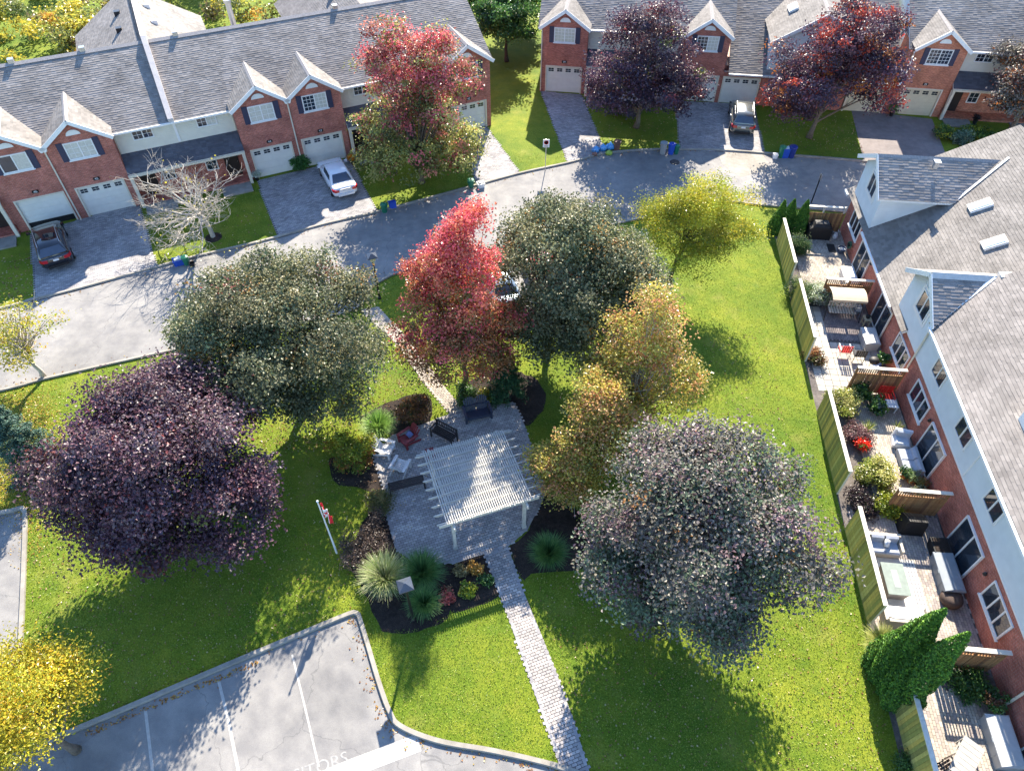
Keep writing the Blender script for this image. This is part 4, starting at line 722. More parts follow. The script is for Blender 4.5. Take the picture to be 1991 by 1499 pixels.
for px, s_, pal, lb in (((909, 1148), .3, YG, 'bright lime hosta in the striped planting bed'), ((944, 1130), .2, GRN, 'small green perennial in the striped planting bed'), ((921, 1106), .3, [((.42, .24, .05), 3, 3), ((.3, .2, .06), 2, 2)], 'tan fading perennial in the striped planting bed'), ((896, 1114), .2, [((.25, .2, .08), 3, 3)], 'small straw-coloured perennial in the planting bed'), ((868, 1160), .28, [((.45, .12, .10), 3, 3), ((.3, .2, .1), 2, 1)], 'pink-plumed perennial at the edge of the fountain grass')):
    shrub(lb, px, s_, .3, pal, 700, .10, name='perennial', sig=.1)
# woods behind the long roof
t = ob('woodland', None); t['kind'] = 'stuff'; bl = []
for _ in range(170):
    x = rng.uniform(-75, 6); y = rng.uniform(50, 95); 
    l = (-(x-AL[0])*.415+(y-AL[1])*.91)
    sx_ = (x-AL[0])*.91+(y-AL[1])*.415
    if l < 14.5 or (l < 20.5 and (1 < sx_ < 12.5 or 16 < sx_ < 28)) or (sx_ > 27 and l < 26): continue
    r = rng.uniform(1.3, 2.8); bl.append((x, y, r*.8, r, r, r*rng.uniform(.8, 1.3)))
bpy.data.objects.remove(t)
wd, _c = crown(None, bl, 80000, .30, [((.42, .36, .05), 3, 4), ((.26, .28, .06), 3, 3), ((.14, .17, .05), 4, 2), ((.5, .3, .05), .5, 1), ((.2, .17, .09), 2, 1)], leaf, 90, .55, .1, name='woodland', irr=.1); wd['kind'] = 'stuff'
# fallen leaves
def kerb_litter(line, side, n, i0, i1):
    P = np.array(line)[i0:i1]; t_ = rng.uniform(0, len(P)-1.001, n); k = t_.astype(int); f = (t_-k)[:, None]; q = P[k]*(1-f)+P[k+1]*f; d = unit(P[k+1]-P[k]); o = np.abs(rng.normal(0, .22, n))*side; w = np.sin(t_*1.7)*np.sin(t_*.6+1) > rng.uniform(-.6, .6, n); q = (q+np.stack([-d[:, 1], d[:, 0]], 1)*o[:, None])[w]
    m = len(q); v, f = leaves(np.column_stack([q, np.full(m, .022)]), rng.normal(size=(m, 3))*.3+V(0, 0, 1), .08); c = np.array([(.42, .22, .06), (.3, .14, .05), (.5, .36, .1), (.2, .1, .05)])[rng.integers(0, 4, m)]
    npmesh('fallen_leaves', v, f, leaf, None, np.repeat(c, 4, 0), kind='stuff')
kerb_litter(up_l, -1, 900, 6, len(up_l)); kerb_litter(lo_l, 1, 700, 6, len(lo_l)); kerb_litter(park_l, -1, 500, 4, len(park_l))
def litter(name, poly, n, cols, size=.07, z=.02, fuzz=.0):
    P = np.array(ring(poly)); x = rng.uniform(P[:, 0].min(), P[:, 0].max(), n*3); y = rng.uniform(P[:, 1].min(), P[:, 1].max(), n*3); k = inside([tuple(p) for p in P], x, y); x, y = x[k][:n], y[k][:n]; m = len(x); x = x+rng.normal(0, fuzz, m); y = y+rng.normal(0, fuzz, m)
    v, f = leaves(np.stack([x, y, np.full(m, z)+rng.uniform(0, .015, m)], 1), rng.normal(size=(m, 3))*.25+V(0, 0, 1), size); c = np.array(cols)[rng.integers(0, len(cols), m)]
    npmesh(name, v, f, leaf, None, np.repeat(c*rng.uniform(.7, 1.2, (m, 1)), 4, 0), kind='stuff')
LIT = [(.40, .30, .12), (.30, .16, .06), (.45, .38, .2), (.2, .1, .05)]
litter('fallen_leaves', [(70, 850), (700, 850), (690, 1190), (165, 1410), (60, 1300)], 2200, LIT, .075); litter('fallen_leaves', [(1030, 1130), (1480, 900), (1640, 1000), (1690, 1280), (1740, 1499), (1150, 1499)], 1500, LIT, .075)
litter('fallen_leaves', [(0, 505), (60, 490), (70, 580), (0, 600)], 160, LIT, .12); litter('fallen_leaves', [(292, 450), (520, 400), (540, 455), (310, 512)], 160, LIT, .11); litter('fallen_leaves', [(1480, 225), (1660, 225), (1680, 300), (1490, 285)], 420, LIT, .11); litter('fallen_leaves', [(1140, 205), (1310, 215), (1318, 285), (1180, 290)], 150, LIT, .11)
litter('fallen_leaves', [(165, 1424), (430, 1311), (500, 1284), (505, 1292), (300, 1375), (165, 1436)], 900, [(.42, .2, .04), (.3, .14, .04), (.45, .3, .06)], .08); litter('fallen_leaves', [(880, 600), (1010, 590), (1060, 640), (960, 740), (800, 760)], 1500, LIT+[(.6, .5, .1)], .09); litter('fallen_leaves', [(650, 880), (760, 840), (860, 960), (760, 1080)], 200, LIT, .07)

# grass blades over the lawns in view
def grass_field(n=300000):
    x = rng.uniform(-27, 24, n*2); y = rng.uniform(5.5, 48, n*2); w = rng.random(n*2) < np.clip(14/(y+2), .3, 1)*1.0; x, y = x[w], y[w]
    k = np.ones(len(x), bool)
    for pl_ in ([tuple(p) for p in up_l]+[tuple(p) for p in lo_l[::-1]], [tuple(p) for p in park_l]+[(14, -14), (-40, -14)], [tuple(p) for p in side_l]+[(-40, 3), (-40, 18)], ring(bay_px), ring(patio_px), ring(walk_px), ring(path_px), *[ring(v) for v in bed_px.values()], *[ring(d) for d in drives]): k &= ~inside(pl_, x, y)
    rx = (x-14.476)*-.99497+(y-12.173)*-.1002; k &= ~(((x-14.476)*.99497-(y-12.173)*.1002 > -.05) & (y < 40))
    lo = (-(x-AL[0])*.415+(y-AL[1])*.91); k &= lo < -.4
    x, y = x[k][:n], y[k][:n]; m = len(x); a = rng.uniform(0, 6.28, m); h = rng.uniform(.02, .055, m); wd_ = rng.uniform(.010, .024, m); b = a+1.57; ln = rng.uniform(.01, .06, m)
    c = np.stack([x, y, np.zeros(m)], 1); v = np.stack([c+np.stack([np.cos(a)*wd_, np.sin(a)*wd_, 0*a], 1), c-np.stack([np.cos(a)*wd_, np.sin(a)*wd_, 0*a], 1), c+np.stack([np.cos(b)*ln, np.sin(b)*ln, h], 1)], 1).reshape(-1, 3)
    cols = np.array([(.16, .245, .020), (.22, .295, .024), (.12, .195, .018), (.31, .33, .055), (.30, .29, .07)]); pt_ = .5+.5*np.sin(x*.7+np.sin(y*.9)*1.3)*np.sin(y*.55+np.sin(x*.5))
    ci = np.where(rng.random(m) < .12+.2*pt_, rng.integers(3, 5, m), rng.integers(0, 3, m)); npmesh('grass', v, np.arange(3*m).reshape(m, 3), blade_m, None, np.repeat(cols[ci]*rng.uniform(.75, 1.25, (m, 1)), 3, 0), kind='stuff')
grass_field()

litter('fallen_leaves', [(-40, 770), (90, 765), (120, 860), (90, 960), (64, 1120), (50, 1000), (38, 985), (0, 996), (-40, 1005)], 9000, [(.50, .30, .03), (.42, .32, .04), (.36, .2, .04), (.5, .4, .06)], .06, fuzz=.45)
litter('fallen_leaves', [(330, 700), (770, 640), (800, 760), (640, 880), (500, 880)], 2500, LIT, .08); litter('fallen_leaves', [(1250, 700), (1480, 640), (1530, 800), (1560, 1000), (1280, 850)], 500, LIT, .08)
# ---------------------------------------------------------------- yards of the near row
ARv = V(14.476, 12.173); du = V(math.cos(R(84.25)), math.sin(R(84.25))); dv = V(du[1], -du[0]); RZ = R(84.25)
def U(u, v, z=0.): p = ARv+du*u+dv*v; return (p[0], p[1], z)
def uv(pts): return [U(*p)[:2] for p in pts]
gravel = mat_ground('bed_gravel', [((.16, .14, .13), (.24, .21, .19)), ((.7, .7, .7), (1, 1, 1)), ((.5, .5, .5), (1, 1, 1))], .95, (.8, 6, 45.), .8, 60, .04)
sheet('yard_bed', uv([(27.2, .05), (27.2, 4.4), (-12, 4.4), (-12, .05)]), .005, gravel, world=True)
for poly, cols, w, h, bd in (([(26.9, 1.0), (26.9, 4.38), (19.5, 4.38), (19.5, 1.0)], sand_p, .2, .1, .5), ([(19.4, 1.5), (19.4, 4.38), (16.3, 4.38), (16.3, 1.5)], [(.22, .19, .19), (.27, .23, .22)], .2, .1, .5), ([(12.4, 1.75), (12.4, 4.38), (5.3, 4.38), (5.3, 1.75)], sand_p, .2, .1, .5),
        ([(5.1, .35), (5.1, 4.38), (-1.0, 4.38), (-1.0, .35)], pink_p+sand_p[:1], .21, .12, .5), ([(-2.6, .75), (-2.6, 4.38), (-11, 4.38), (-11, .75)], sand_p+pink_p[:1], .21, .12, .5)):
    o = sheet('yard_paving', uv(poly), .012, joint, world=True); pavers(o, uv(poly), RZ, w, h, .003, cols, full=False)
slab_poly = uv([(18.6, .45), (16.25, .45), (16.25, 4.38), (12.6, 4.38), (12.6, .45)][:0] or [(19.3, .45), (19.3, 1.45), (16.2, 1.45), (16.2, 4.38), (12.6, 4.38), (12.6, .45)])
o = sheet('slab_paving', slab_poly, .012, joint, world=True); pavers(o, slab_poly, RZ, .42, .42, .003, [(.42, .40, .35), (.47, .44, .38), (.38, .36, .32)], .018, near=300, bond=0.)
def board_mesh(w, h, t, m):
    mb = MB(); mb.add([(-w/2, -t/2, 0), (w/2, -t/2, 0), (w/2, t/2, 0), (-w/2, t/2, 0), (-w/2, -t/2, h), (w/2, -t/2, h), (w/2, t/2, h), (-w/2, t/2, h)], [(0, 3, 2, 1), (4, 5, 6, 7), (0, 1, 5, 4), (1, 2, 6, 5), (2, 3, 7, 6), (3, 0, 4, 7)]); return mb.mesh('board', m)
BW = .138; bm_ol = [board_mesh(BW, 1.77+.008*i, .024, M('treated_fence_wood_%s' % c, k, .8, .25, 5, .4, 40)) for i, (c, k) in enumerate((('olive', (.36, .31, .085)), ('ochre', (.48, .37, .10)), ('green', (.27, .27, .08)), ('tan', (.45, .40, .13)), ('honey', (.55, .42, .11)), ('shade', (.21, .20, .065))))]  # six wood tones picked at random per board, the last one darkest
bm_br = [board_mesh(BW, 1.35, .024, M('brown_board_%s' % c, k, .8, .25, 6, .4, 40)) for c, k in (('warm', (.34, .175, .07)), ('dark', (.24, .12, .055)), ('honey', (.40, .22, .09)))]
def fence(label, a, b, boards, lattice=False, h=1.85):
    a, b = V(*a[:2]), V(*b[:2]); L = np.linalg.norm(b-a); rz = math.atan2(b[1]-a[1], b[0]-a[0]); t = thing('wooden_fence', label, 'fence', (a[0], a[1], 0), rz); n = int(L/(BW+.009)); st = L/n
    for i in range(n):
        o = ob('board', boards[rng.integers(0, len(boards))], t, ((i+.5)*st, rng.uniform(-.006, .006), .06+rng.uniform(0, .015))); o.rotation_euler = (0, rng.normal(0, .004), 0)
    for k in range(3): MB().box(L*k/2-.045+(.05 if k == 0 else -.05 if k == 2 else 0), L*k/2+.045+(.05 if k == 0 else -.05 if k == 2 else 0), -.11, -.02, 0, h).build('post', wood_cap if not lattice else wood_br, t)
    for z in (.35, 1.25): MB().box(.1, L-.1, -.06, -.018, z, z+.085).build('rail', wood_br if lattice else wood_ol, t)
    MB().box(-.02, L+.02, -.10, .075, h, h+.04).build('cap_rail', wood_cap, t)
    if lattice:
        MB().box(.05, L-.05, -.03, .03, 1.42, 1.47).build('rail', wood_br, t); me = MB().box(-.022, .022, -.012, .012, 0, .38).mesh('baluster', wood_br); m_ = int(L/.105)
        for i in range(m_): ob('baluster', me, t, (L*(i+.5)/m_, 0, 1.47))
    return t
for (u0, u1), lb in zip(((25.1, 20.75), (19.25, 14.5), (10.9, 5.95), (4.1, -.35), (-3.5, -9.0)), ('vertical-board fence panel between the three small cedars and the clipped hedge bush', 'vertical-board fence panel screening the canopy swing patio', 'vertical-board fence panel screening the yucca and loveseat patio', 'vertical-board fence panel screening the white rug patio', 'vertical-board fence panel past the tall cedars')):
    fence(lb, U(u1, .02 if u0 > 0 else .25), U(u0, .02 if u0 > 0 else .25), bm_ol)
for u, v0, lb in ((26.65, 1.5, 'brown end fence behind the covered barbecue'), (19.45, 1.6, 'brown cross fence behind the canopy swing'), (12.5, 1.8, 'brown cross fence behind the red slatted chair'), (5.17, 1.95, 'brown cross fence between the loveseat and white rug patios'), (-1.8, 2.0, 'brown cross fence beside the tall cedars')):
    fence(lb, U(u, 4.2), U(u, v0), bm_br, u < 26)
resin = M('grey_resin', (.40, .42, .43), .5, .06, 6); resin_d = M('slate_resin', (.20, .23, .26), .45, .08, 6); blackp = M('black_cover', (.012, .012, .013), .6, .3, 9, .3, 30); redp = M('red_plastic', (.62, .025, .02), .4, .08, 6); whitep = M('white_plastic', (.72, .73, .74), .4, .04, 6)
wicker = M('pale_wicker', (.42, .38, .32), .8, .2, 60, .6, 120); cush = M('grey_cushion', (.36, .39, .45), .85, .08, 9, .3, 60); terra = M('terracotta', (.42, .15, .06), .8, .12, 9)
def deckbox(label, u, v, w, d, h, m, rz=RZ):
    t = thing('deck_box', label, 'storage box', U(u, v), rz); x, y = w/2, d/2
    mb = MB(); mb.loft([[(-x*.96, -y*.96, 0), (x*.96, -y*.96, 0), (x*.96, y*.96, 0), (-x*.96, y*.96, 0)], [(-x, -y, h*.8), (x, -y, h*.8), (x, y, h*.8), (-x, y, h*.8)]]); 
    for k in (-.5, 0, .5): mb.box(x*k-.02, x*k+.02, y, y+.012, .05, h*.75)
    mb.build('box_body', m, t)
    l = MB().loft([[(-x-.03, -y-.03, h*.8), (x+.03, -y-.03, h*.8), (x+.03, y+.03, h*.8), (-x-.03, y+.03, h*.8)], [(-x-.02, -y-.02, h*.93), (x+.02, -y-.02, h*.93), (x+.02, y+.02, h*.87), (-x-.02, y+.02, h*.87)], [(-x+.04, -y+.04, h), (x-.04, -y+.04, h), (x-.04, 0, h), (-x+.04, 0, h)]]).build('lid', m, t)
    MB().box(-.09, .09, y+.02, y+.05, h*.8, h*.84).build('handle', resin_d, l); return t
deckbox('pale deck box under the sliding door near the covered barbecue', 21.6, 3.75, 1.5, .7, .62, whitep); deckbox('grey lidded deck box beside the tan stool', 16.3, 3.75, 1.3, .75, .65, resin)
deckbox('slate deck box under the curtained sliding door', 2.1, 3.72, 1.75, .78, .65, resin_d); deckbox('grey deck box near the folding table', -4.5, 3.7, 1.75, .8, .65, resin)
def seat(label, u, v, w, d, rz, m, cm, name='patio_sofa', cat='sofa', arms=True, pillow=None, h=.4, bh=.78, loc=None):
    t = thing(name, label, cat, loc or U(u, v), rz); x, y = w/2, d/2
    MB().box(-x, x, -y, y, .06, h*.8).build('base', m, t); MB().box(-x, x, y-.14, y, h*.8, bh).build('backrest', m, t)
    for s_ in (-1, 1):
        if arms: MB().box(s_*x-.06, s_*x+.06, -y+.02, y-.14, h*.8, h+.22).build('arm', m, t)
        for q in (-1, 1): MB().box(s_*(x-.1)-.03, s_*(x-.1)+.03, q*(y-.1)-.03, q*(y-.1)+.03, 0, .06).build('leg', black_metal, t)
    n = max(1, round((w-.2)/.65))
    for i in range(n):
        a = -x+.07+(w-.14)*i/n; b = -x+.07+(w-.14)*(i+1)/n-.015; e = .04
        MB().loft([[(a, -y+.0, h*.8), (b, -y, h*.8), (b, y-.15, h*.8), (a, y-.15, h*.8)], [(a-.0, -y-.02, h+.05), (b, -y-.02, h+.05), (b, y-.15, h+.05), (a, y-.15, h+.05)], [(a+e, -y+e, h+.09), (b-e, -y+e, h+.09), (b-e, y-.19, h+.09), (a+e, y-.19, h+.09)]]).build('cushion', cm, t)
        c = MB().loft([[(a+.02, y-.30, h+.08), (b-.02, y-.30, h+.08), (b-.02, y-.15, h+.08), (a+.02, y-.15, h+.08)], [(a+.03, y-.25, bh-.02), (b-.03, y-.25, bh-.02), (b-.03, y-.14, bh+.02), (a+.03, y-.14, bh+.02)]]).build('back_cushion', cm, t)
    if pillow: 
        p = MB().lathe([(.02, -.08), (.2, -.05), (.24, 0), (.2, .05), (.02, .08)], (0, 0, 0), 4).build('throw_pillow', pillow, t, True, (0.05, -.05, h+.28)); p.rotation_euler = (R(55), 0, R(45))
    return t
stripe_c = M('pale_seat_cushion', (.62, .62, .62), .8, .06, 9)
seat('pale wicker sofa with a white pillow at the far end of the rug', 3.2, 1.35, 1.35, .8, RZ-R(90), wicker, cush, pillow=whitep); seat('pale wicker sofa with white cushions at the near end of the rug', -.05, 1.45, 1.7, .8, RZ+R(90), wicker, stripe_c)
seat('low grey loveseat beside the potted geraniums', 7.95, 3.75, 1.5, .8, RZ+R(180), M('grey_wicker', (.30, .32, .34), .7, .15, 40), cush, arms=False, h=.36, bh=.62)
seat('white lounge chair next to the grey loveseat', 9.25, 3.7, .8, .75, RZ-R(100), whitep, M('sky_cushion', (.45, .50, .56), .8), 'lounge_chair', 'chair', False, h=.36, bh=.75)
# rug, fire table, planter, pouf
rug = tag(MB().box(-1.35, 1.35, -.95, .95, .03, .042).build('outdoor_rug', M('cream_rug', (.60, .58, .53), .9, .06, 9), None, loc=U(1.45, 1.7), rz=RZ), 'cream outdoor rug with a dotted grey border pattern', 'rug')
for i in range(15):
    for j in range(3): MB().box(-1.25+i*.178, -1.14+i*.178, -.9+.0+j*.13, -.82+j*.13, .0425, .0445).build('rug_motif', M('rug_grey', (.22, .22, .23), .9), rug)
t = thing('fire_table', 'grey-green rectangular fire table on the cream rug', 'table', U(1.5, 1.35, .042), RZ); MB().loft([[(-.62, -.36, 0), (.62, -.36, 0), (.62, .36, 0), (-.62, .36, 0)], [(-.68, -.42, .58), (.68, -.42, .58), (.68, .42, .58), (-.68, .42, .58)]]).build('base', M('taupe_panel', (.20, .18, .165), .7, .1, 6), t)
MB().box(-.72, .72, -.46, .46, .58, .63).build('table_top', M('grey_green_top', (.20, .24, .21), .45, .12, 5), t); MB().box(-.4, .4, -.13, .13, .63, .637).build('burner_cover', M('dull_grey', (.28, .31, .29), .5), t)
t = thing('planter_box', 'black square planter by the curtained sliding door', 'planter', U(3.35, 3.75), RZ); MB().loft([[(-.3, -.3, 0), (.3, -.3, 0), (.3, .3, 0), (-.3, .3, 0)], [(-.37, -.37, .6), (.37, -.37, .6), (.37, .37, .6), (-.37, .37, .6)]]).build('pot', blackp, t); MB().box(-.31, .31, -.31, .31, .601, .61).build('soil', mulch, t)
t = thing('wicker_pouf', 'dark brown woven pouf beside the slate deck box', 'pouf', U(1.05, 3.65), RZ); MB().lathe([(.34, 0), (.42, .08), (.44, .28), (.38, .42), (.2, .46), (.01, .47)], (0, 0, 0), 16).build('pouf_body', M('brown_wicker', (.07, .045, .035), .7, .3, 50, .7, 90), t, True)
for k in range(8): MB().tube([(.15*math.cos(k*.785), .15*math.sin(k*.785), .465), (.43*math.cos(k*.785), .43*math.sin(k*.785), .22), (.35*math.cos(k*.785), .35*math.sin(k*.785), .02)], .012, 5).build('rib', black_metal, t)
# covered barbecue, tank, mat, hose
t = thing('covered_barbecue', 'barbecue under a black cover against the brown end fence', 'barbecue', U(26.0, 2.75), RZ-R(90)); x = .72
MB().loft([[(-x, -.33, .03), (x, -.33, .03), (x, .33, .03), (-x, .33, .03)], [(-x*1.02, -.34, .8), (x*1.02, -.34, .8), (x*1.02, .34, .8), (-x*1.02, .34, .8)], [(-.55, -.32, .95), (.55, -.32, .95), (.55, .32, .95), (-.55, .32, .95)], [(-.42, -.2, 1.16), (.42, -.2, 1.16), (.42, .22, 1.16), (-.42, .22, 1.16)]]).build('cover', blackp, t)
for s_ in (-1, 1): MB().tube([(s_*.5, -.36, .03), (s_*.5, -.3, .03)], .05, 8).build('wheel', black_metal, t)
t = thing('propane_tank', 'white propane tank next to the covered barbecue', 'tank', U(25.95, 3.85)); MB().lathe([(.1, 0), (.1, .03), (.14, .05), (.155, .12), (.155, .25), (.12, .33), (.04, .36)], (0, 0, 0), 12).build('cylinder', whitep, t, True); MB().lathe([(.09, .36), (.09, .44), (.075, .44), (.075, .36)], (0, 0, 0), 10).build('collar', whitep, t)
tag(MB().box(-.42, .42, -.24, .24, .034, .05).box(-.38, .38, -.2, .2, .05, .055).build('doormat', M('black_rubber', (.015, .015, .016), .9, .2, 20, .5, 60), None, loc=U(24.85, 3.45), rz=RZ), 'black rubber doormat on the pale paving', 'mat')
t = thing('hose_reel', 'green hose coil hung on the brick beside the sliding door', 'hose', U(24.3, 4.32), RZ); 
for k in range(4): MB().tube([(.22*math.cos(a), .05+k*.03, .75+.22*math.sin(a)) for a in np.linspace(0, 6.28, 16)], .02, 5).build('coil', M('hose_green', (.03, .12, .07), .4), t)
MB().box(-.08, .08, -.02, .2, .7, .8).build('bracket', black_metal, t)
t = thing('planter_tub', 'dark blue tub of clutter below the hose coil', 'tub', U(24.5, 3.95), RZ); MB().lathe([(.2, 0), (.26, .34), (.28, .35), (.25, .35), (.23, .28)], (0, 0, 0), 14).build('tub', M('navy_plastic', (.03, .05, .10), .4), t)
MB().lathe([(.01, .28), (.22, .281)], (0, 0, 0), 12).build('contents', resin, t)
# canopy swing
t = thing('canopy_swing', 'garden swing with beige canopy and slatted white seat', 'swing', U(18.5, 2.65), RZ-R(90)); tan = M('beige_canvas', (.52, .42, .30), .8, .06, 5); secs = []
for k in range(7):
    q = k/6; yy = -.55+1.1*q; zz = 1.62+.12*math.sin(q*math.pi); secs.append([(-.95, yy, zz), (.95, yy, zz), (.95, yy, zz-.02), (-.95, yy, zz-.02)])
MB().loft(secs).build('canopy', tan, t); MB().box(-.95, .95, -.57, -.55, 1.47, 1.62).build('valance', tan, t)
for s_ in (-1, 1):
    MB().tube([(s_*.98, -.6, 0), (s_*.95, 0, 1.65), (s_*.98, .6, 0)], .025, 6).build('frame_leg', black_metal, t); MB().tube([(s_*.75, -.1, .42), (s_*.82, 0, 1.6)], .01, 5).build('hanger', black_metal, t)
for k in range(10): MB().box(-.72+k*.155, -.62+k*.155, -.32, .2, .42, .45).build('seat_slat', wood_cap, t); MB().box(-.72+k*.155, -.62+k*.155, .2, .23, .46, .85).build('back_slat', wood_cap, t)
MB().tube([(-.78, -.3, .4), (.78, -.3, .4)], .02, 6).build('seat_rail', black_metal, t); MB().tube([(-.78, .18, .4), (.78, .18, .4)], .02, 6).build('seat_rail', black_metal, t)
def slat_table(label, loc, rz, w, d, h, m, name='side_table', n=5):
    t = thing(name, label, 'table', loc, rz)
    for k in range(n): MB().box(-w/2+w*k/n+.006, -w/2+w*(k+1)/n-.006, -d/2, d/2, h-.03, h).build('slat', m, t)
    for a in (-1, 1):
        for b in (-1, 1): MB().box(a*(w/2-.05)-.025, a*(w/2-.05)+.025, b*(d/2-.05)-.025, b*(d/2-.05)+.025, 0, h-.03).build('leg', m, t)
    for b in (-1, 1): MB().box(-w/2+.08, w/2-.08, b*(d/2-.05)-.015, b*(d/2-.05)+.015, h*.35, h*.35+.05).build('stretcher', m, t)
    return t
slat_table('small dark table with a grey box at the swing', U(18.55, 3.55), RZ, .45, .45, .5, resin_d); slat_table('tan wooden stool by the grey deck box', U(17.75, 3.9), RZ, .5, .4, .6, M('tan_wood', (.50, .42, .27), .7, .12, 6), 'stool', 3)
tag(MB().lathe([(.1, 0), (.13, .16), (.12, .17)], (0, 0, 0), 10).build('flower_pot', blackp, None, loc=U(17.75, 3.9, .6)), 'black pot standing on the tan wooden stool', 'pot')
tag(MB().box(-.18, .18, -.14, .14, 0, .22).box(-.19, .19, -.15, .15, .22, .25).build('grey_box', resin, None, loc=U(18.55, 3.55, .5), rz=RZ), 'grey lidded box on the small dark table', 'box')
slat_table('round-cornered white table in the shaded pot corner', U(11.45, 3.72), RZ, .55, .55, .5, whitep, 'garden_table', 4)
def slat_chair(label, loc, rz, m, fm, w=.55, name='garden_chair', n=5, group=None):
    t = thing(name, label, 'chair', loc, rz, group)
    for k in range(n): MB().box(-w/2, w/2, -.25+k*.1, -.17+k*.1, .42, .445).build('seat_slat', m, t); MB().box(-w/2+k*w/n, -w/2+(k+.75)*w/n, .25+.0, .275, .46, .95).build('back_slat', m, t)
    for a in (-1, 1):
        MB().tube([(a*w/2, -.24, 0), (a*w/2, -.24, .62)], .018, 6).build('leg', fm, t); MB().tube([(a*w/2, .3, 0), (a*w/2, .26, .97)], .018, 6).build('leg', fm, t); MB().box(a*w/2-.03, a*w/2+.03, -.27, .27, .62, .65).build('arm', fm, t)
    return t
slat_chair('red folding chair standing on the square slabs', U(15.2, 2.15), RZ+R(90), redp, steel); slat_chair('wire garden chair beside the red folding chair', U(14.95, 2.85), RZ+R(90), black_metal, black_metal)
slat_chair('red slatted chair against the brown cross fence', U(11.95, 3.55), RZ-R(90), redp, redp, .7); slat_chair('brown metal chair by the folding table', U(-5.6, 1.45), RZ-R(60), M('brown_metal', (.10, .065, .05), .5), black_metal); slat_chair('second brown metal chair across the folding table', U(-6.2, 2.4), RZ+R(120), MATS['brown_metal'], black_metal)
slat_table('long grey folding table on the nearest patio', U(-5.3, 2.05), RZ-R(38), 1.5, .7, .72, M('grey_timber', (.32, .31, .29), .7, .12, 6), 'folding_table', 7)
def potted(label, loc, r, h, pal, n=900, pot=None, ph=.3, size=.09, name='potted_plant', group=None, pr=.17):
    t = thing(name, label, 'potted plant', loc, 0, group); MB().lathe([(pr*.7, 0), (pr, ph*.85), (pr*1.12, ph*.86), (pr*1.12, ph), (pr*.95, ph), (pr*.9, ph*.9)], (0, 0, 0), 14).build('pot', pot or terra, t); MB().lathe([(.005, ph*.9), (pr*.9, ph*.905)], (0, 0, 0), 12).build('soil', mulch, t)
    c, cc = crown(t, [(0, 0, ph+h*.45, r, r, h*.5)], n, size, pal, leaf, clump=25, sig=.1, zmin=ph*.9, shell=.4, name='foliage'); mb = MB()
    for q in cc[rng.permutation(len(cc))[:7]]: mb.tube([(0, 0, ph*.85), (q[0]*.4, q[1]*.4, (ph+q[2])/2), tuple(q)], [.014, .01, .004], 4, cap=False)
    mb.build('stems', bark_d, t); return t
potted('broad-leaved plant in a terracotta pot by the brown cross fence', U(12.1, 2.35), .42, .55, GRN, 700, size=.16); potted('green and white plant in the shaded pot corner', U(11.2, 3.0), .4, .5, GRN+[((.4, .42, .35), 1, 2)], 900, blackp, size=.14)
potted('flowering pot standing between the white table and the red chair', U(11.75, 3.2), .25, .3, GRN+[((.5, .48, .42), 1, 1)], 400, blackp); potted('scarlet flowers in a red pot beside the mauve shrub', U(8.75, 1.75), .3, .25, [((.75, .05, .02), 4, 5), ((.1, .2, .04), 2, 1)], 700, M('red_glaze', (.5, .04, .03), .3), .28)
potted('small plant in a dark terracotta pot by the loveseat', U(7.25, 3.35), .22, .3, GRN, 350); potted('trailing plant in terracotta at the loveseat end', U(7.0, 3.6), .26, .3, [((.2, .28, .12), 3, 3)], 400); potted('coleus in a wide terracotta bowl under the window', U(6.75, 3.95), .32, .3, [((.4, .2, .06), 3, 3), ((.2, .2, .05), 2, 2)], 500, None, .22, pr=.24); potted('grey-green plant in a pot against the cross fence', U(6.05, 3.7), .35, .3, [((.22, .28, .18), 3, 3)], 500)
potted('big leafy plant in a blue tub next to the kettle barbecue', U(14.55, 4.0), .3, .5, GRN, 500, M('blue_glaze', (.05, .12, .4), .3), .4, .14); potted('green plant in a round pot at the nearest sliding door', U(-3.1, 3.9), .4, .45, GRN+BUR[:1], 700, blackp, .35)
t = thing('kettle_barbecue', 'small black wheeled barbecue with white tools by the downspout', 'barbecue', U(14.3, 3.45), RZ); MB().lathe([(.05, .45), (.2, .5), (.27, .62), (.27, .66), (.2, .78), (.05, .82), (.01, .82)], (0, 0, 0), 14).build('bowl', blackp, t, True)
for k in range(3): MB().tube([(.18*math.cos(k*2.1), .18*math.sin(k*2.1), .5), (.3*math.cos(k*2.1), .3*math.sin(k*2.1), 0)], .014, 5).build('leg', steel, t)
MB().box(-.6, -.28, -.15, .15, .6, .63).build('side_shelf', whitep, t)
t = thing('covered_chairs', 'black covered chair set in the lattice shade', 'chair', U(4.5, 2.9), RZ); MB().loft([[(-.4, -.5, .02), (.4, -.5, .02), (.4, .5, .02), (-.4, .5, .02)], [(-.36, -.45, .75), (.36, -.45, .6), (.36, .45, .6), (-.36, .45, .75)], [(-.32, -.4, .95), (0, -.4, .85), (0, .4, .85), (-.32, .4, .95)]]).build('cover', blackp, t); MB().box(-.45, .45, -.55, .55, .0, .03).build('skirt', blackp, t)

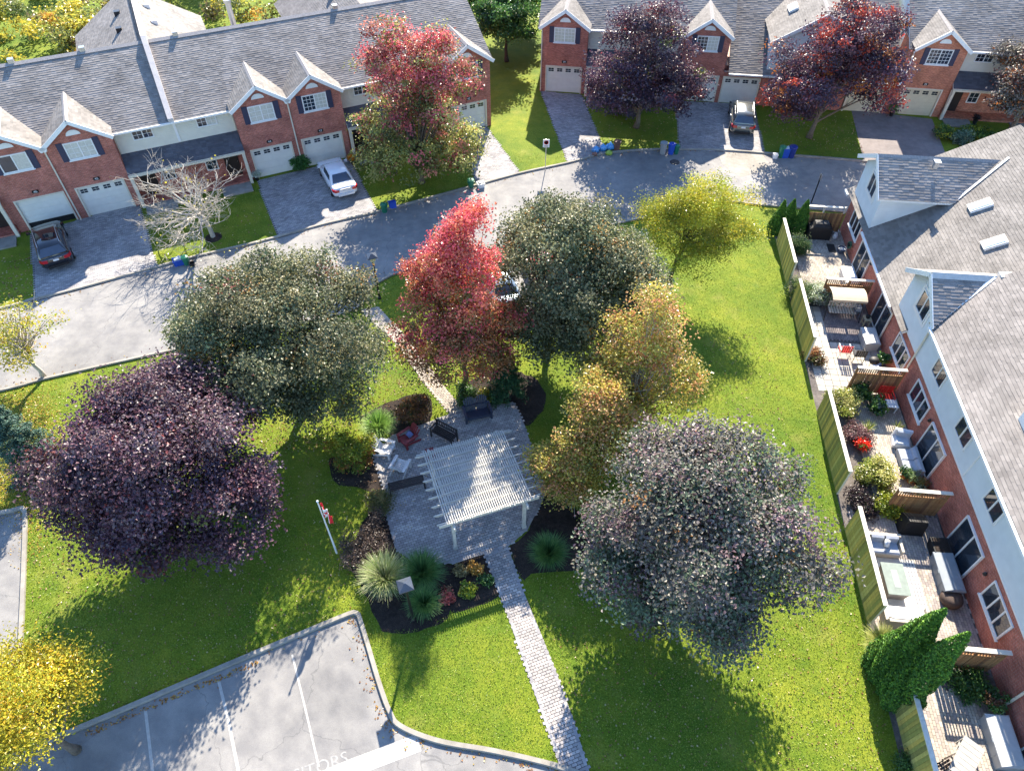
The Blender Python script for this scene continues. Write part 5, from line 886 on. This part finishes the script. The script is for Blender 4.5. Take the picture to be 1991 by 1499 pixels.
# ---------------------------------------------------------------- pergola
PC = (-1.55, 17.45); t = thing('pergola', 'weathered wooden pergola with slatted roof on the paver patio', 'pergola', (PC[0], PC[1], 0), R(19.5))
hx, hy = 1.85, 1.87; me = MB().box(-.019, .019, -hy-.1, hy+.1, 0, .032).mesh('slat', perg_m)
for k in range(39): ob('slat', me, t, (-hx+2*hx*k/38, rng.normal(0, .012), 2.49+rng.uniform(0, .004)))
pr = [(-hx-.42, .14), (-hx-.42, .10), (-hx-.3, 0), (hx+.3, 0), (hx+.42, .10), (hx+.42, .14)]; me = MB().prism(pr, -.02, .02).mesh('rafter', perg_m)
for k in range(9): ob('rafter', me, t, (0, -hy+.06+(2*hy-.12)*k/8, 2.345))
for sx in (-1, 1):
    MB().box(sx*(hx-.25)-.045, sx*(hx-.25)+.045, -hy-.3, hy+.3, 2.16, 2.34).build('beam', perg_m, t)
    for sy in (-1, 1):
        p = MB().box(sx*(hx-.25)-.07, sx*(hx-.25)+.07, sy*(hy-.15)-.07, sy*(hy-.15)+.07, 0, 2.16).build('post', perg_m, t); MB().box(sx*(hx-.25)-.1, sx*(hx-.25)+.1, sy*(hy-.15)-.1, sy*(hy-.15)+.1, .012, .18).build('post_base', perg_m, p)
        MB().beam((sx*(hx-.25), sy*(hy-.2), 1.65), (sx*(hx-.25), sy*(hy-.75), 2.18), .06, .09).build('brace', perg_m, t)
for sy in (-1, 1): MB().box(-hx-.35, hx+.35, sy*(hy+.02)-.02, sy*(hy+.02)+.02, 2.3, 2.485).build('fascia_board', perg_m, t)
# ---------------------------------------------------------------- garden seats
def adirondack(label, loc, rz, m, seats=1, cush_=None):
    t = thing('adirondack_chair', label, 'chair', loc, rz); W_ = .56*seats+.06*(seats-1)
    for k in range(6): MB().beam((-W_/2, -.32+k*.095, .37-k*.022), (W_/2, -.32+k*.095, .37-k*.022), .085, .022).build('seat_slat', m, t)
    for s_ in range(seats):
        xc = (s_-(seats-1)/2)*.6
        for k in range(6):
            a = (k-2.5); x = xc+a*.088; hgt = .98-.028*a*a; MB().beam((x*1+.0, .2, .24), (xc+a*.108, .55, hgt), .08, .02, up=(0, -1, .5)).build('back_slat', m, t)
    for sx in (-1, 1):
        x = sx*(W_/2+.06); MB().box(x-.07, x+.07, -.42, .38, .55, .575).build('arm', m, t); MB().box(x-.05, x+.05, -.37, -.28, 0, .55).build('leg', m, t)
        MB().beam((x*.97, -.36, .34), (x*.97, .52, .08), .025, .13).build('leg', m, t)
    MB().beam((-W_/2, .33, .56), (W_/2, .33, .56), .03, .08).build('back_rail', m, t); MB().box(-W_/2-.05, W_/2+.05, -.385, -.36, .24, .38).build('apron', m, t)
    if cush_:
        p = MB().lathe([(.02, -.07), (.18, -.05), (.22, 0), (.18, .05), (.02, .07)], (0, 0, 0), 4).build('pillow', cush_, t, True, (0, .12, .52)); p.rotation_euler = (R(60), 0, R(45))
    return t
maroon = M('maroon_paint', (.20, .022, .028), .5, .1, 9); wht = M('worn_white_paint', (.62, .62, .62), .6, .12, 7); navy = M('dark_navy_paint', (.035, .045, .075), .5, .15, 9); ebony = M('ebony_stain', (.014, .011, .011), .5, .2, 9)
adirondack('maroon adirondack chair with a blue patterned pillow', (-5.1, 21.1, .03), R(-48), maroon, 1, M('blue_pattern', (.10, .12, .25), .8, .8, 40)); adirondack('worn white adirondack chair beside the maroon one', (-6.15, 20.45, .03), R(75), wht); adirondack('worn white adirondack chair with its back to the dark shrub', (-5.3, 19.4, .03), R(160), wht)
adirondack('dark navy double adirondack seat below the small spruce', (-1.75, 22.75, .03), R(16), navy, 2)
def bench(label, loc, rz, m, w=1.25, back=True):
    t = thing('garden_bench', label, 'bench', loc, rz)
    for k in range(5): MB().box(-w/2, w/2, -.24+k*.1, -.16+k*.1, .42, .445).build('seat_slat', m, t)
    for a in (-1, 1):
        MB().box(a*w/2-.03, a*w/2+.03, -.26, -.2, 0, .63 if back else .42).build('leg', m, t); MB().box(a*w/2-.03, a*w/2+.03, .22, .28, 0, .9 if back else .42).build('leg', m, t)
        if back: MB().box(a*w/2-.035, a*w/2+.035, -.28, .22, .63, .665).build('arm', m, t)
    if back:
        for z in (.52, .84): MB().box(-w/2+.03, w/2-.03, .235, .265, z, z+.07).build('back_rail', m, t)
        for k in range(11): x = -w/2+.1+(w-.2)*k/10; MB().box(x-.022, x+.022, .24, .26, .59, .84).build('back_slat', m, t)
    MB().box(-w/2+.03, w/2-.03, -.02, .03, .2, .25).build('stretcher', m, t); return t
bench('black wooden bench with arms facing the pergola corner', (-3.35, 21.3, .03), R(-33), ebony); bench('low black backless bench lying in shade left of the pergola', (-4.9, 18.4, .03), R(17), ebony, 1.6, False)
t = slat_table('little maroon side table at the pergola corner', (-3.95, 20.2, .03), R(19), .42, .42, .45, maroon)
# ---------------------------------------------------------------- lamps, flag, signs
lampglass = M('frosted_lantern', (.62, .62, .58), .3, .05, 9)
def lamp(label, loc, rz=0, h=2.75):
    t = thing('street_lamp', label, 'lamp', loc, rz, None); MB().lathe([(.11, 0), (.11, .1), (.075, .16), (.065, .5), (.055, 1.0), (.05, h-.05), (.09, h-.02), (.09, h+.03)], (0, 0, 0), 10).build('post', black_metal, t)
    MB().loft([[(-.11, -.11, h+.03), (.11, -.11, h+.03), (.11, .11, h+.03), (-.11, .11, h+.03)], [(-.2, -.2, h+.36), (.2, -.2, h+.36), (.2, .2, h+.36), (-.2, .2, h+.36)]]).build('lantern', lampglass, t)
    MB().loft([[(-.29, -.29, h+.36), (.29, -.29, h+.36), (.29, .29, h+.36), (-.29, .29, h+.36)], [(-.27, -.27, h+.40), (.27, -.27, h+.40), (.27, .27, h+.40), (-.27, .27, h+.40)], [(-.03, -.03, h+.56), (.03, -.03, h+.56), (.03, .03, h+.56), (-.03, .03, h+.56)]]).build('lantern_roof', M('lamp_cap', (.05, .06, .08), .25, .1, 5, spec=.6), t); return t
lamp('black lamp post rising from the clumps of fountain grass', (-4.03, 12.05, 0), R(20)); lamp('black lamp post on the kerbed lawn tip beside the road', G(738, 580), R(20)); lamp('black lamp post overhung by the golden locust', G(128, 1350), R(20), 2.6)
t = thing('flagpole', 'white flagpole on the lawn beside the dark mulch bed', 'flagpole', G(655, 1075)); MB().lathe([(.045, 0), (.045, .4), (.035, 1.5), (.025, 4.1), (.012, 4.12)], (0, 0, 0), 10).build('pole', whitep, t); MB().lathe([(.01, 4.1), (.045, 4.14), (.05, 4.18), (.02, 4.22), (.002, 4.225)], (0, 0, 0), 10).build('finial', whitep, t)
fr = M('flag_red', (.70, .015, .03), .8, .05, 9); fw = M('flag_white', (.75, .73, .73), .8, .03, 9)
fl = thing('flag', 'red and white maple leaf flag hanging limp on the flagpole', 'flag', (G(655, 1075)[0], G(655, 1075)[1], 0))
def flagpt(s_, q):    # s along the fly 0..1, q down the hoist 0..1: a limp fold hanging beside the pole
    x = .05+.30*s_*(1-.25*q)+.03*math.sin(s_*16); y = .09*math.sin(s_*13+q*2)+.02; z = 3.98-.75*q-.95*s_**1.1; return (x, y, z)
for a, b, m, nm in ((0, .25, fr, 'red_band'), (.25, .75, fw, 'white_field'), (.75, 1, fr, 'red_band')):
    n = 9; secs = [[flagpt(a+(b-a)*i/n, j/6) for j in range(7)] for i in range(n+1)]; o = MB().loft(secs, closed=False, caps=False).build(nm, m, fl, True); md = o.modifiers.new('thick', 'SOLIDIFY'); md.thickness = .006
    if nm == 'white_field':
        leafp = [(0, -.5), (.05, -.15), (.4, -.22), (.3, -.05), (.55, .15), (.42, .2), (.45, .38), (.22, .3), (.25, .1), (.12, .22), (.16, .5), (.07, .45), (0, .65)]; pts = leafp+[(-x, y) for x, y in leafp[-2:0:-1]]
        for sd in (-1, 1):
            vv = [V(*flagpt(.5+x*.36, .5-y*.5))+V(0, sd*.012, 0) for x, y in pts]; MB().add(vv+[V(*flagpt(.5, .5))+V(0, sd*.012, 0)], [(i, (i+1) % len(vv), len(vv)) for i in range(len(vv))]).build('maple_leaf', fr, o)
t = thing('road_sign', 'white parking sign on a thin post beside driveway 39', 'sign', G(1060, 332)); MB().box(-.025, .025, -.02, .02, 0, 2.45).build('post', steel, t); p = MB().box(-.23, .23, -.035, -.022, 1.85, 2.45).build('sign_plate', whitep, t)
MB().lathe([(.16, 0), (.16, .004), (.13, .004), (.13, 0)], (0, 0, 0), 18).build('red_ring', fr, p, loc=(0, -.04, 2.22)).rotation_euler = (R(90), 0, 0); MB().box(-.13, .13, -.042, -.036, 1.92, 1.97).build('text_line', black_metal, p)
o = ob('letter', text_mesh('P', .2, .003), p, (0, -.039, 2.22)); o.rotation_euler = (R(90), 0, 0); o.data.materials.append(black_metal)
t = thing('sign_post', 'slim dark sign post seen edge-on behind the small cedars', 'sign', G(1577, 395)); MB().box(-.03, .03, -.03, .03, 0, 2.2).build('post', black_metal, t); MB().box(-.01, .01, -.15, .15, 1.8, 2.25).build('sign_plate', steel, t)
# ---------------------------------------------------------------- bins and pots on the street
blue = M('recycling_blue', (.02, .08, .45), .4, .1, 9); green = M('bin_green', (.015, .16, .09), .45, .1, 9); greyb = M('bin_grey', (.30, .31, .31), .5, .08, 9); brown = M('bin_brown', (.16, .08, .06), .6, .1, 9)
def boxbin(label, px, m, w=.55, d=.42, h=.4, rz=0, tilt=0, fill=None, group=None):
    t = thing('recycling_box', label, 'recycling box', G(*px), rz, group); t.rotation_euler = (tilt, 0, rz); a, b = w/2, d/2; q = .88
    MB().loft([[(-a*q, -b*q, 0), (a*q, -b*q, 0), (a*q, b*q, 0), (-a*q, b*q, 0)], [(-a, -b, h), (a, -b, h), (a, b, h), (-a, b, h)], [(-a*.92, -b*.92, h), (a*.92, -b*.92, h), (a*.92, b*.92, h), (-a*.92, b*.92, h)], [(-a*.82, -b*.82, .05), (a*.82, -b*.82, .05), (a*.82, b*.82, .05), (-a*.82, b*.82, .05)]]).build('box_shell', m, t)
    MB().box(-a-.02, a+.02, -b-.02, -b, h-.06, h).box(-a-.02, a+.02, b, b+.02, h-.06, h).build('rim', m, t)
    if fill: MB().loft([[(-a*.86, -b*.86, h*.6), (a*.86, -b*.86, h*.6), (a*.86, b*.86, h*.6), (-a*.86, b*.86, h*.6)], [(-a*.6, -b*.7, h+.07), (a*.7, -b*.5, h+.03), (a*.5, b*.7, h+.1), (-a*.7, b*.6, h+.02)]]).build('contents', fill, t)
    return t
def cart(label, px, m, h=.75, r=.26, lid=True, rz=0, bag=None):
    t = thing('waste_bin', label, 'bin', G(*px), rz); MB().lathe([(r*.78, 0), (r*.8, .02), (r, h), (r*1.08, h), (r*1.08, h+.04), (r*.95, h+.04)], (0, 0, 0), 14).build('bin_body', m, t, False)
    if lid: l = MB().lathe([(r*1.1, h+.04), (r*1.05, h+.09), (r*.5, h+.14), (.01, h+.15)], (0, 0, 0), 14).build('lid', m, t); MB().box(-.08, .08, -.02, .02, h+.14, h+.18).build('lid_handle', m, l)
    else: MB().lathe([(.01, h-.1), (r*.7, h-.02), (r*.92, h+.02)][::1], (0, 0, 0), 12).build('bag_lining', bag or whitep, t)
    for s_ in (-1, 1): MB().box(s_*r-.03, s_*r+.03, -.06, .06, h-.12, h-.06).build('handle', m, t)
    return t
boxbin('blue recycling box full of paper at the kerb by the bare tree', (349, 514), blue, .6, .45, .42, R(25), 0, whitep); cart('small green bin at the kerb by the bare tree', (364, 514), green, .5, .2); boxbin('little black caddy beside the small green bin', (375, 517), blackp, .28, .25, .25, R(20))
boxbin('bright blue box tipped on its edge near the sedan driveway', (764, 404), blue, .5, .42, .45, R(20), R(-14)); cart('dark green bin at the kerb near the sedan driveway', (748, 412), green, .55, .22); cart('green bin tucked behind the red maple top', (916, 364), green, .5, .22); boxbin('white box with a bag beside the bin behind the red maple', (935, 364), whitep, .5, .4, .35, R(20), 0, greyb)
cart('brown bin with a white liner on lawn by driveway 39', (1199, 292), brown, .7, .26, False); cart('tall pale grey bin at the kerb before driveway 37', (1288, 299), greyb, .85, .26, False); cart('blue lidded bin at the kerb before driveway 37', (1304, 299), blue, .75, .26, False, 0, M('blue_bag', (.04, .1, .5), .25)); cart('narrow green bin at the end of the kerb group before driveway 37', (1314, 299), green, .6, .2)
boxbin('white pail at the kerb below the red-tinged maple', (1506, 308), whitep, .32, .3, .34); cart('green bin at the kerb below the red-tinged maple', (1517, 306), green, .8, .22); boxbin('bright blue box with pale papers at the kerb below the maple', (1525, 306), blue, .48, .4, .75, 0, 0, M('pale_paper', (.45, .55, .65), .7)); cart('dark blue bin closest to the dark driveway', (1537, 306), M('dark_blue_bin', (.02, .04, .22), .4), .8, .28)
def bag(label, px, m, r, h, group=None):
    t = thing('garbage_bag', label, 'bag', G(*px), 0, group); secs = []; ph = rng.uniform(0, 6, 4)
    for i, (q, z) in enumerate(((.6, 0), (.95, .12), (1, .4), (.8, .72), (.35, .9), (.12, .95), (.2, 1.08))):
        secs.append([(r*q*(1+.1*math.sin(3*a+ph[0]+z*3)+.07*math.sin(7*a+ph[1]))*math.cos(a), r*q*(1+.1*math.sin(3*a+ph[2])+.07*math.sin(5*a+ph[3]+z*4))*math.sin(a)*.85, h*z) for a in np.linspace(0, 6.283, 15)[:-1]])
    MB().loft(secs).build('sack', m, t, True); MB().lathe([(r*.14, h*.93), (r*.14, h*.97)], (0, 0, 0), 8).build('tie', whitep, t); return t
bluebag = M('clear_blue_bag', (.08, .30, .62), .2, .5, 12, spec=.8)
for px, r in (((1158, 296), .3), ((1172, 293), .3), ((1186, 290), .36)): bag('clear blue recycling bag heaped at the kerb by driveway 39', px, bluebag, r, .5, 'blue bags at the kerb')
bag('yellow-green leaf bag in front of the blue bags', (1184, 301), M('lime_bag', (.30, .42, .06), .5, .3, 12), .26, .35); bag('brown sack at the kerb beside the blue bags', (1156, 303), brown, .22, .28)
FERN = [((.05, .15, .03), 3, 3), ((.08, .20, .04), 2, 3)]
grass_pot = potted('large potted fern between the two open-lawn garages', (G(588, 330)[0], G(588, 330)[1], .0), .62, .75, FERN, 3200, blackp, .3, .12, pr=.22); potted('white chrysanthemum in a black pot by the porch post', G(500, 350), .36, .4, [((.62, .66, .58), 4, 5), ((.3, .38, .25), 1, 1)], 1500, blackp, .3, .07); potted('orange chrysanthemum in a black pot beside the sedan', G(686, 318), .3, .3, [((.65, .28, .02), 4, 5), ((.2, .2, .03), 1, 1)], 1100, blackp, .35, .07)
potted('small clipped topiary in a black pot beside garage 35', G(1732, 226), .32, .6, FERN, 900, blackp, .35, .09); potted('dark plant in a black pot on the porch step by garage 35', G(1893, 242), .3, .4, DRK, 500, blackp, .35, .09)

# ---------------------------------------------------------------- cars
def car(label, loc, rz, paint, L=4.6, Wd=1.82, suv=False, sunroof=False, rails=False, plate=True):
    t = thing('suv' if suv else 'sedan', label, 'car', loc, rz); h = Wd/2; B0 = 1.04 if suv else .92; RF = 1.66 if suv else 1.44
    prof = [(-.5, .66, .70, .42), (-.49, .9*B0/.92, .86, .30), (-.45, 1.0*B0, .95, .24), (-.36, 1.01*B0, .985, .2), (-.2, 1.0*B0, 1, .2), (0, .985*B0, 1, .2), (.2, .97*B0, 1, .2), (.32, .94*B0, .985, .2), (.42, .85*B0, .95, .22), (.475, .72*B0, .86, .26), (.5, .56*B0, .70, .36)]
    secs = []
    for x, zt, w, zb in prof:
        w *= h; hf = [(w*.90, zb), (w*.985, zb+.12), (w, zt*.60), (w*.985, zt*.84), (w*.93, zt*.965), (w*.80, zt+.005), (w*.4, zt+.025)]
        secs.append([(x*L, -y, z) for y, z in hf]+[(x*L, y, z) for y, z in hf[::-1]])
    MB().loft(secs).build('body', paint, t, True).modifiers.new('sub', 'SUBSURF').render_levels = 1
    st = [(-.47, B0*1.0, .90, .86), (-.40, RF-.10, .86, .70), (-.30, RF, .86, .72), (-.05, RF+.02, .87, .73), (.06, RF-.03, .87, .72), (.24, B0*.97, .86, .80)] if suv else [(-.36, B0*1.02, .84, .80), (-.21, RF-.09, .84, .66), (-.12, RF, .85, .68), (.0, RF+.01, .86, .69), (.08, RF-.05, .86, .69), (.26, B0*.98, .84, .78)]
    cs = []
    for x, z, wb, wr in st:
        wb *= h; wr *= h; zb = B0*.93; k = min(1, max(0, (z-zb)/(RF-zb))); wr = wb+(wr-wb)*k; cs.append([(x*L, -wb, zb), (x*L, -wr-.02, zb+(z-zb)*.9), (x*L, -wr*.86, z), (x*L, 0, z+.02*k), (x*L, wr*.86, z), (x*L, wr+.02, zb+(z-zb)*.9), (x*L, wb, zb)])
    MB().loft(cs).build('cabin', paint, t, True)
    def patch(nm, q, m=glass, off=.012, inset=(.08, .08)):
        q = [V(*p) for p in q]; n = np.cross(q[1]-q[0], q[3]-q[0]); n /= np.linalg.norm(n); c = sum(q)/4
        if n@(c-V(0, 0, .7)) < 0: n = -n
        f = lambda a, b: (1-a)*(1-b)*q[0]+a*(1-b)*q[1]+a*b*q[2]+(1-a)*b*q[3]; i, j = inset
        vs = [f(i, j)+n*off, f(1-i, j)+n*off, f(1-i, 1-j)+n*off, f(i, 1-j)+n*off]; inn = [v-n*(off+.03) for v in vs]
        return MB().add(vs+inn, [(0, 1, 2, 3), (4, 7, 6, 5), (0, 4, 5, 1), (1, 5, 6, 2), (2, 6, 7, 3), (3, 7, 4, 0)]).build(nm, m, t)
    patch('windscreen', [cs[4][2], cs[4][4], cs[5][5], cs[5][1]], glass, .02, (.05, .08)); patch('rear_window', [cs[1][2], cs[1][4], cs[0][5], cs[0][1]] if not suv else [cs[1][2], cs[1][4], cs[0][5], cs[0][1]], M('rear_glass', (.02, .03, .06), .03, .2, 2, spec=1), .025, (.06, .1))
    for sd in (0, 1):
        i0, i1 = (0, 1) if sd == 0 else (6, 5)
        for a, b in ((1, 3), (3, 4)): patch('side_window', [cs[a][i0], cs[b][i0], cs[b][i1], cs[a][i1]], glass, .012, (.05, .14))
    if sunroof: patch('sunroof', [cs[2][2], cs[2][4], cs[4][4], cs[4][2]], glass, .022, (.16, .30))
    if rails:
        for s_ in (-1, 1): MB().tube([(-.38*L, s_*h*.66, RF-.04), (-.3*L, s_*h*.66, RF+.06), (0, s_*h*.67, RF+.08), (.05*L, s_*h*.66, RF+.0)], .022, 6).build('roof_rail', steel, t)
    tyre = M('tyre_rubber', (.012, .012, .012), .8); rimm = M('alloy_rim', (.45, .45, .46), .3, .05, 9, metal=.7); wr_ = .36 if suv else .33
    for x in (-.30, .31):
        for s_ in (-1, 1):
            w = MB().lathe([(wr_*.6, -.11), (wr_, -.10), (wr_, .10), (wr_*.6, .11)], (0, 0, 0), 20).build('wheel', tyre, t, False, (x*L, s_*(h-.095), wr_)); w.rotation_euler = (R(90), 0, 0); MB().lathe([(wr_*.62, -.113), (wr_*.55, -.1), (.05, -.118), (.05, .118), (wr_*.55, .1), (wr_*.62, .113)], (0, 0, 0), 14).build('rim', rimm, w)
    tl = M('tail_lamp', (.45, .01, .015), .15, .1, 9, spec=.8); hl = M('head_lamp', (.6, .62, .64), .1, .1, 9, spec=.9)
    zt = B0*.80
    for s_ in (-1, 1):
        MB().loft([[(-.503*L, s_*h*.50, zt-.08), (-.503*L, s_*h*.50, zt+.07), (-.478*L, s_*h*.5, zt+.11), (-.478*L, s_*h*.5, zt-.1)], [(-.494*L, s_*h*.80, zt-.10), (-.494*L, s_*h*.80, zt+.10), (-.46*L, s_*h*.8, zt+.13), (-.46*L, s_*h*.8, zt-.12)], [(-.462*L, s_*h*.965, zt-.05), (-.462*L, s_*h*.95, zt+.10), (-.42*L, s_*h*.95, zt+.10), (-.42*L, s_*h*.97, zt-.05)]]).build('tail_light', tl, t)
        MB().loft([[(.492*L, s_*h*.5, .55), (.49*L, s_*h*.5, .66), (.44*L, s_*h*.5, .72), (.44*L, s_*h*.5, .55)], [(.45*L, s_*h*.93, .58), (.45*L, s_*h*.92, .70), (.40*L, s_*h*.93, .76), (.40*L, s_*h*.95, .6)]]).build('headlight', hl, t)
        MB().loft([[(.19*L, s_*h*.95, B0+.02), (.21*L, s_*h*.95, B0+.02), (.21*L, s_*h*.95, B0+.14), (.19*L, s_*h*.95, B0+.14)], [(.18*L, s_*(h+.16), B0+.02), (.22*L, s_*(h+.14), B0+.03), (.22*L, s_*(h+.14), B0+.17), (.18*L, s_*(h+.16), B0+.17)]]).build('mirror', paint, t)
        for x in (-.1, .12): MB().box(x*L-.1, x*L+.06, s_*h*.985-.015, s_*h*.985+.015, B0*.78, B0*.82).build('door_handle', steel, t)
    MB().box(-.515*L, -.495*L, -h*.62, h*.62, .36, .52).build('rear_bumper_trim', black_metal if suv else paint, t)
    if plate: MB().box(-.508*L, -.497*L, -.16, .16, zt-.06, zt+.06).build('licence_plate', whitep, t)
    MB().box(-.506*L, -.49*L, -h*.4, h*.4, zt+.09, zt+.12).build('trunk_trim', steel, t)
    return t
paintw = M('white_car_paint', (.68, .70, .74), .18, .03, 3, coat=1., spec=.5); paintk = M('black_car_paint', (.010, .010, .014), .12, .1, 3, coat=1.); paintg = M('grey_olive_car_paint', (.13, .135, .125), .2, .05, 3, coat=1., metal=.4); paints = M('silver_blue_car_paint', (.36, .44, .50), .2, .04, 3, coat=1., metal=.3); paintr = M('red_car_paint', (.42, .02, .03), .2, .05, 3, coat=1.)
def place(px_rear, px_front): 
    a, b = V(*G(*px_rear)[:2]), V(*G(*px_front)[:2]); c = (a+b)/2; return (c[0], c[1], .03), math.atan2(b[1]-a[1], b[0]-a[0])
for lb, r, f, p, kw in (('white sedan with sunroof parked nose-in on the paver driveway', (676, 388), (641, 326), paintw, dict(sunroof=True, L=4.55)), ('black suv parked before the half-open garage door', (121, 524), (99, 455), paintk, dict(suv=True, L=4.6, Wd=1.86, rails=True, sunroof=True)), ('grey suv with a sunlit roof on driveway 37', (1440, 268), (1438, 214), paintg, dict(suv=True, L=4.6, Wd=1.86, rails=True)), ('silver-blue car in the parking bay under the red maple', (985, 600), (960, 532), paints, dict(L=4.5)), ('red car in the parking bay under the broad maple', (1077, 577), (1045, 512), paintr, dict(L=4.4))):
    loc, rz = place(r, f); car(lb, loc, rz, p, **kw)
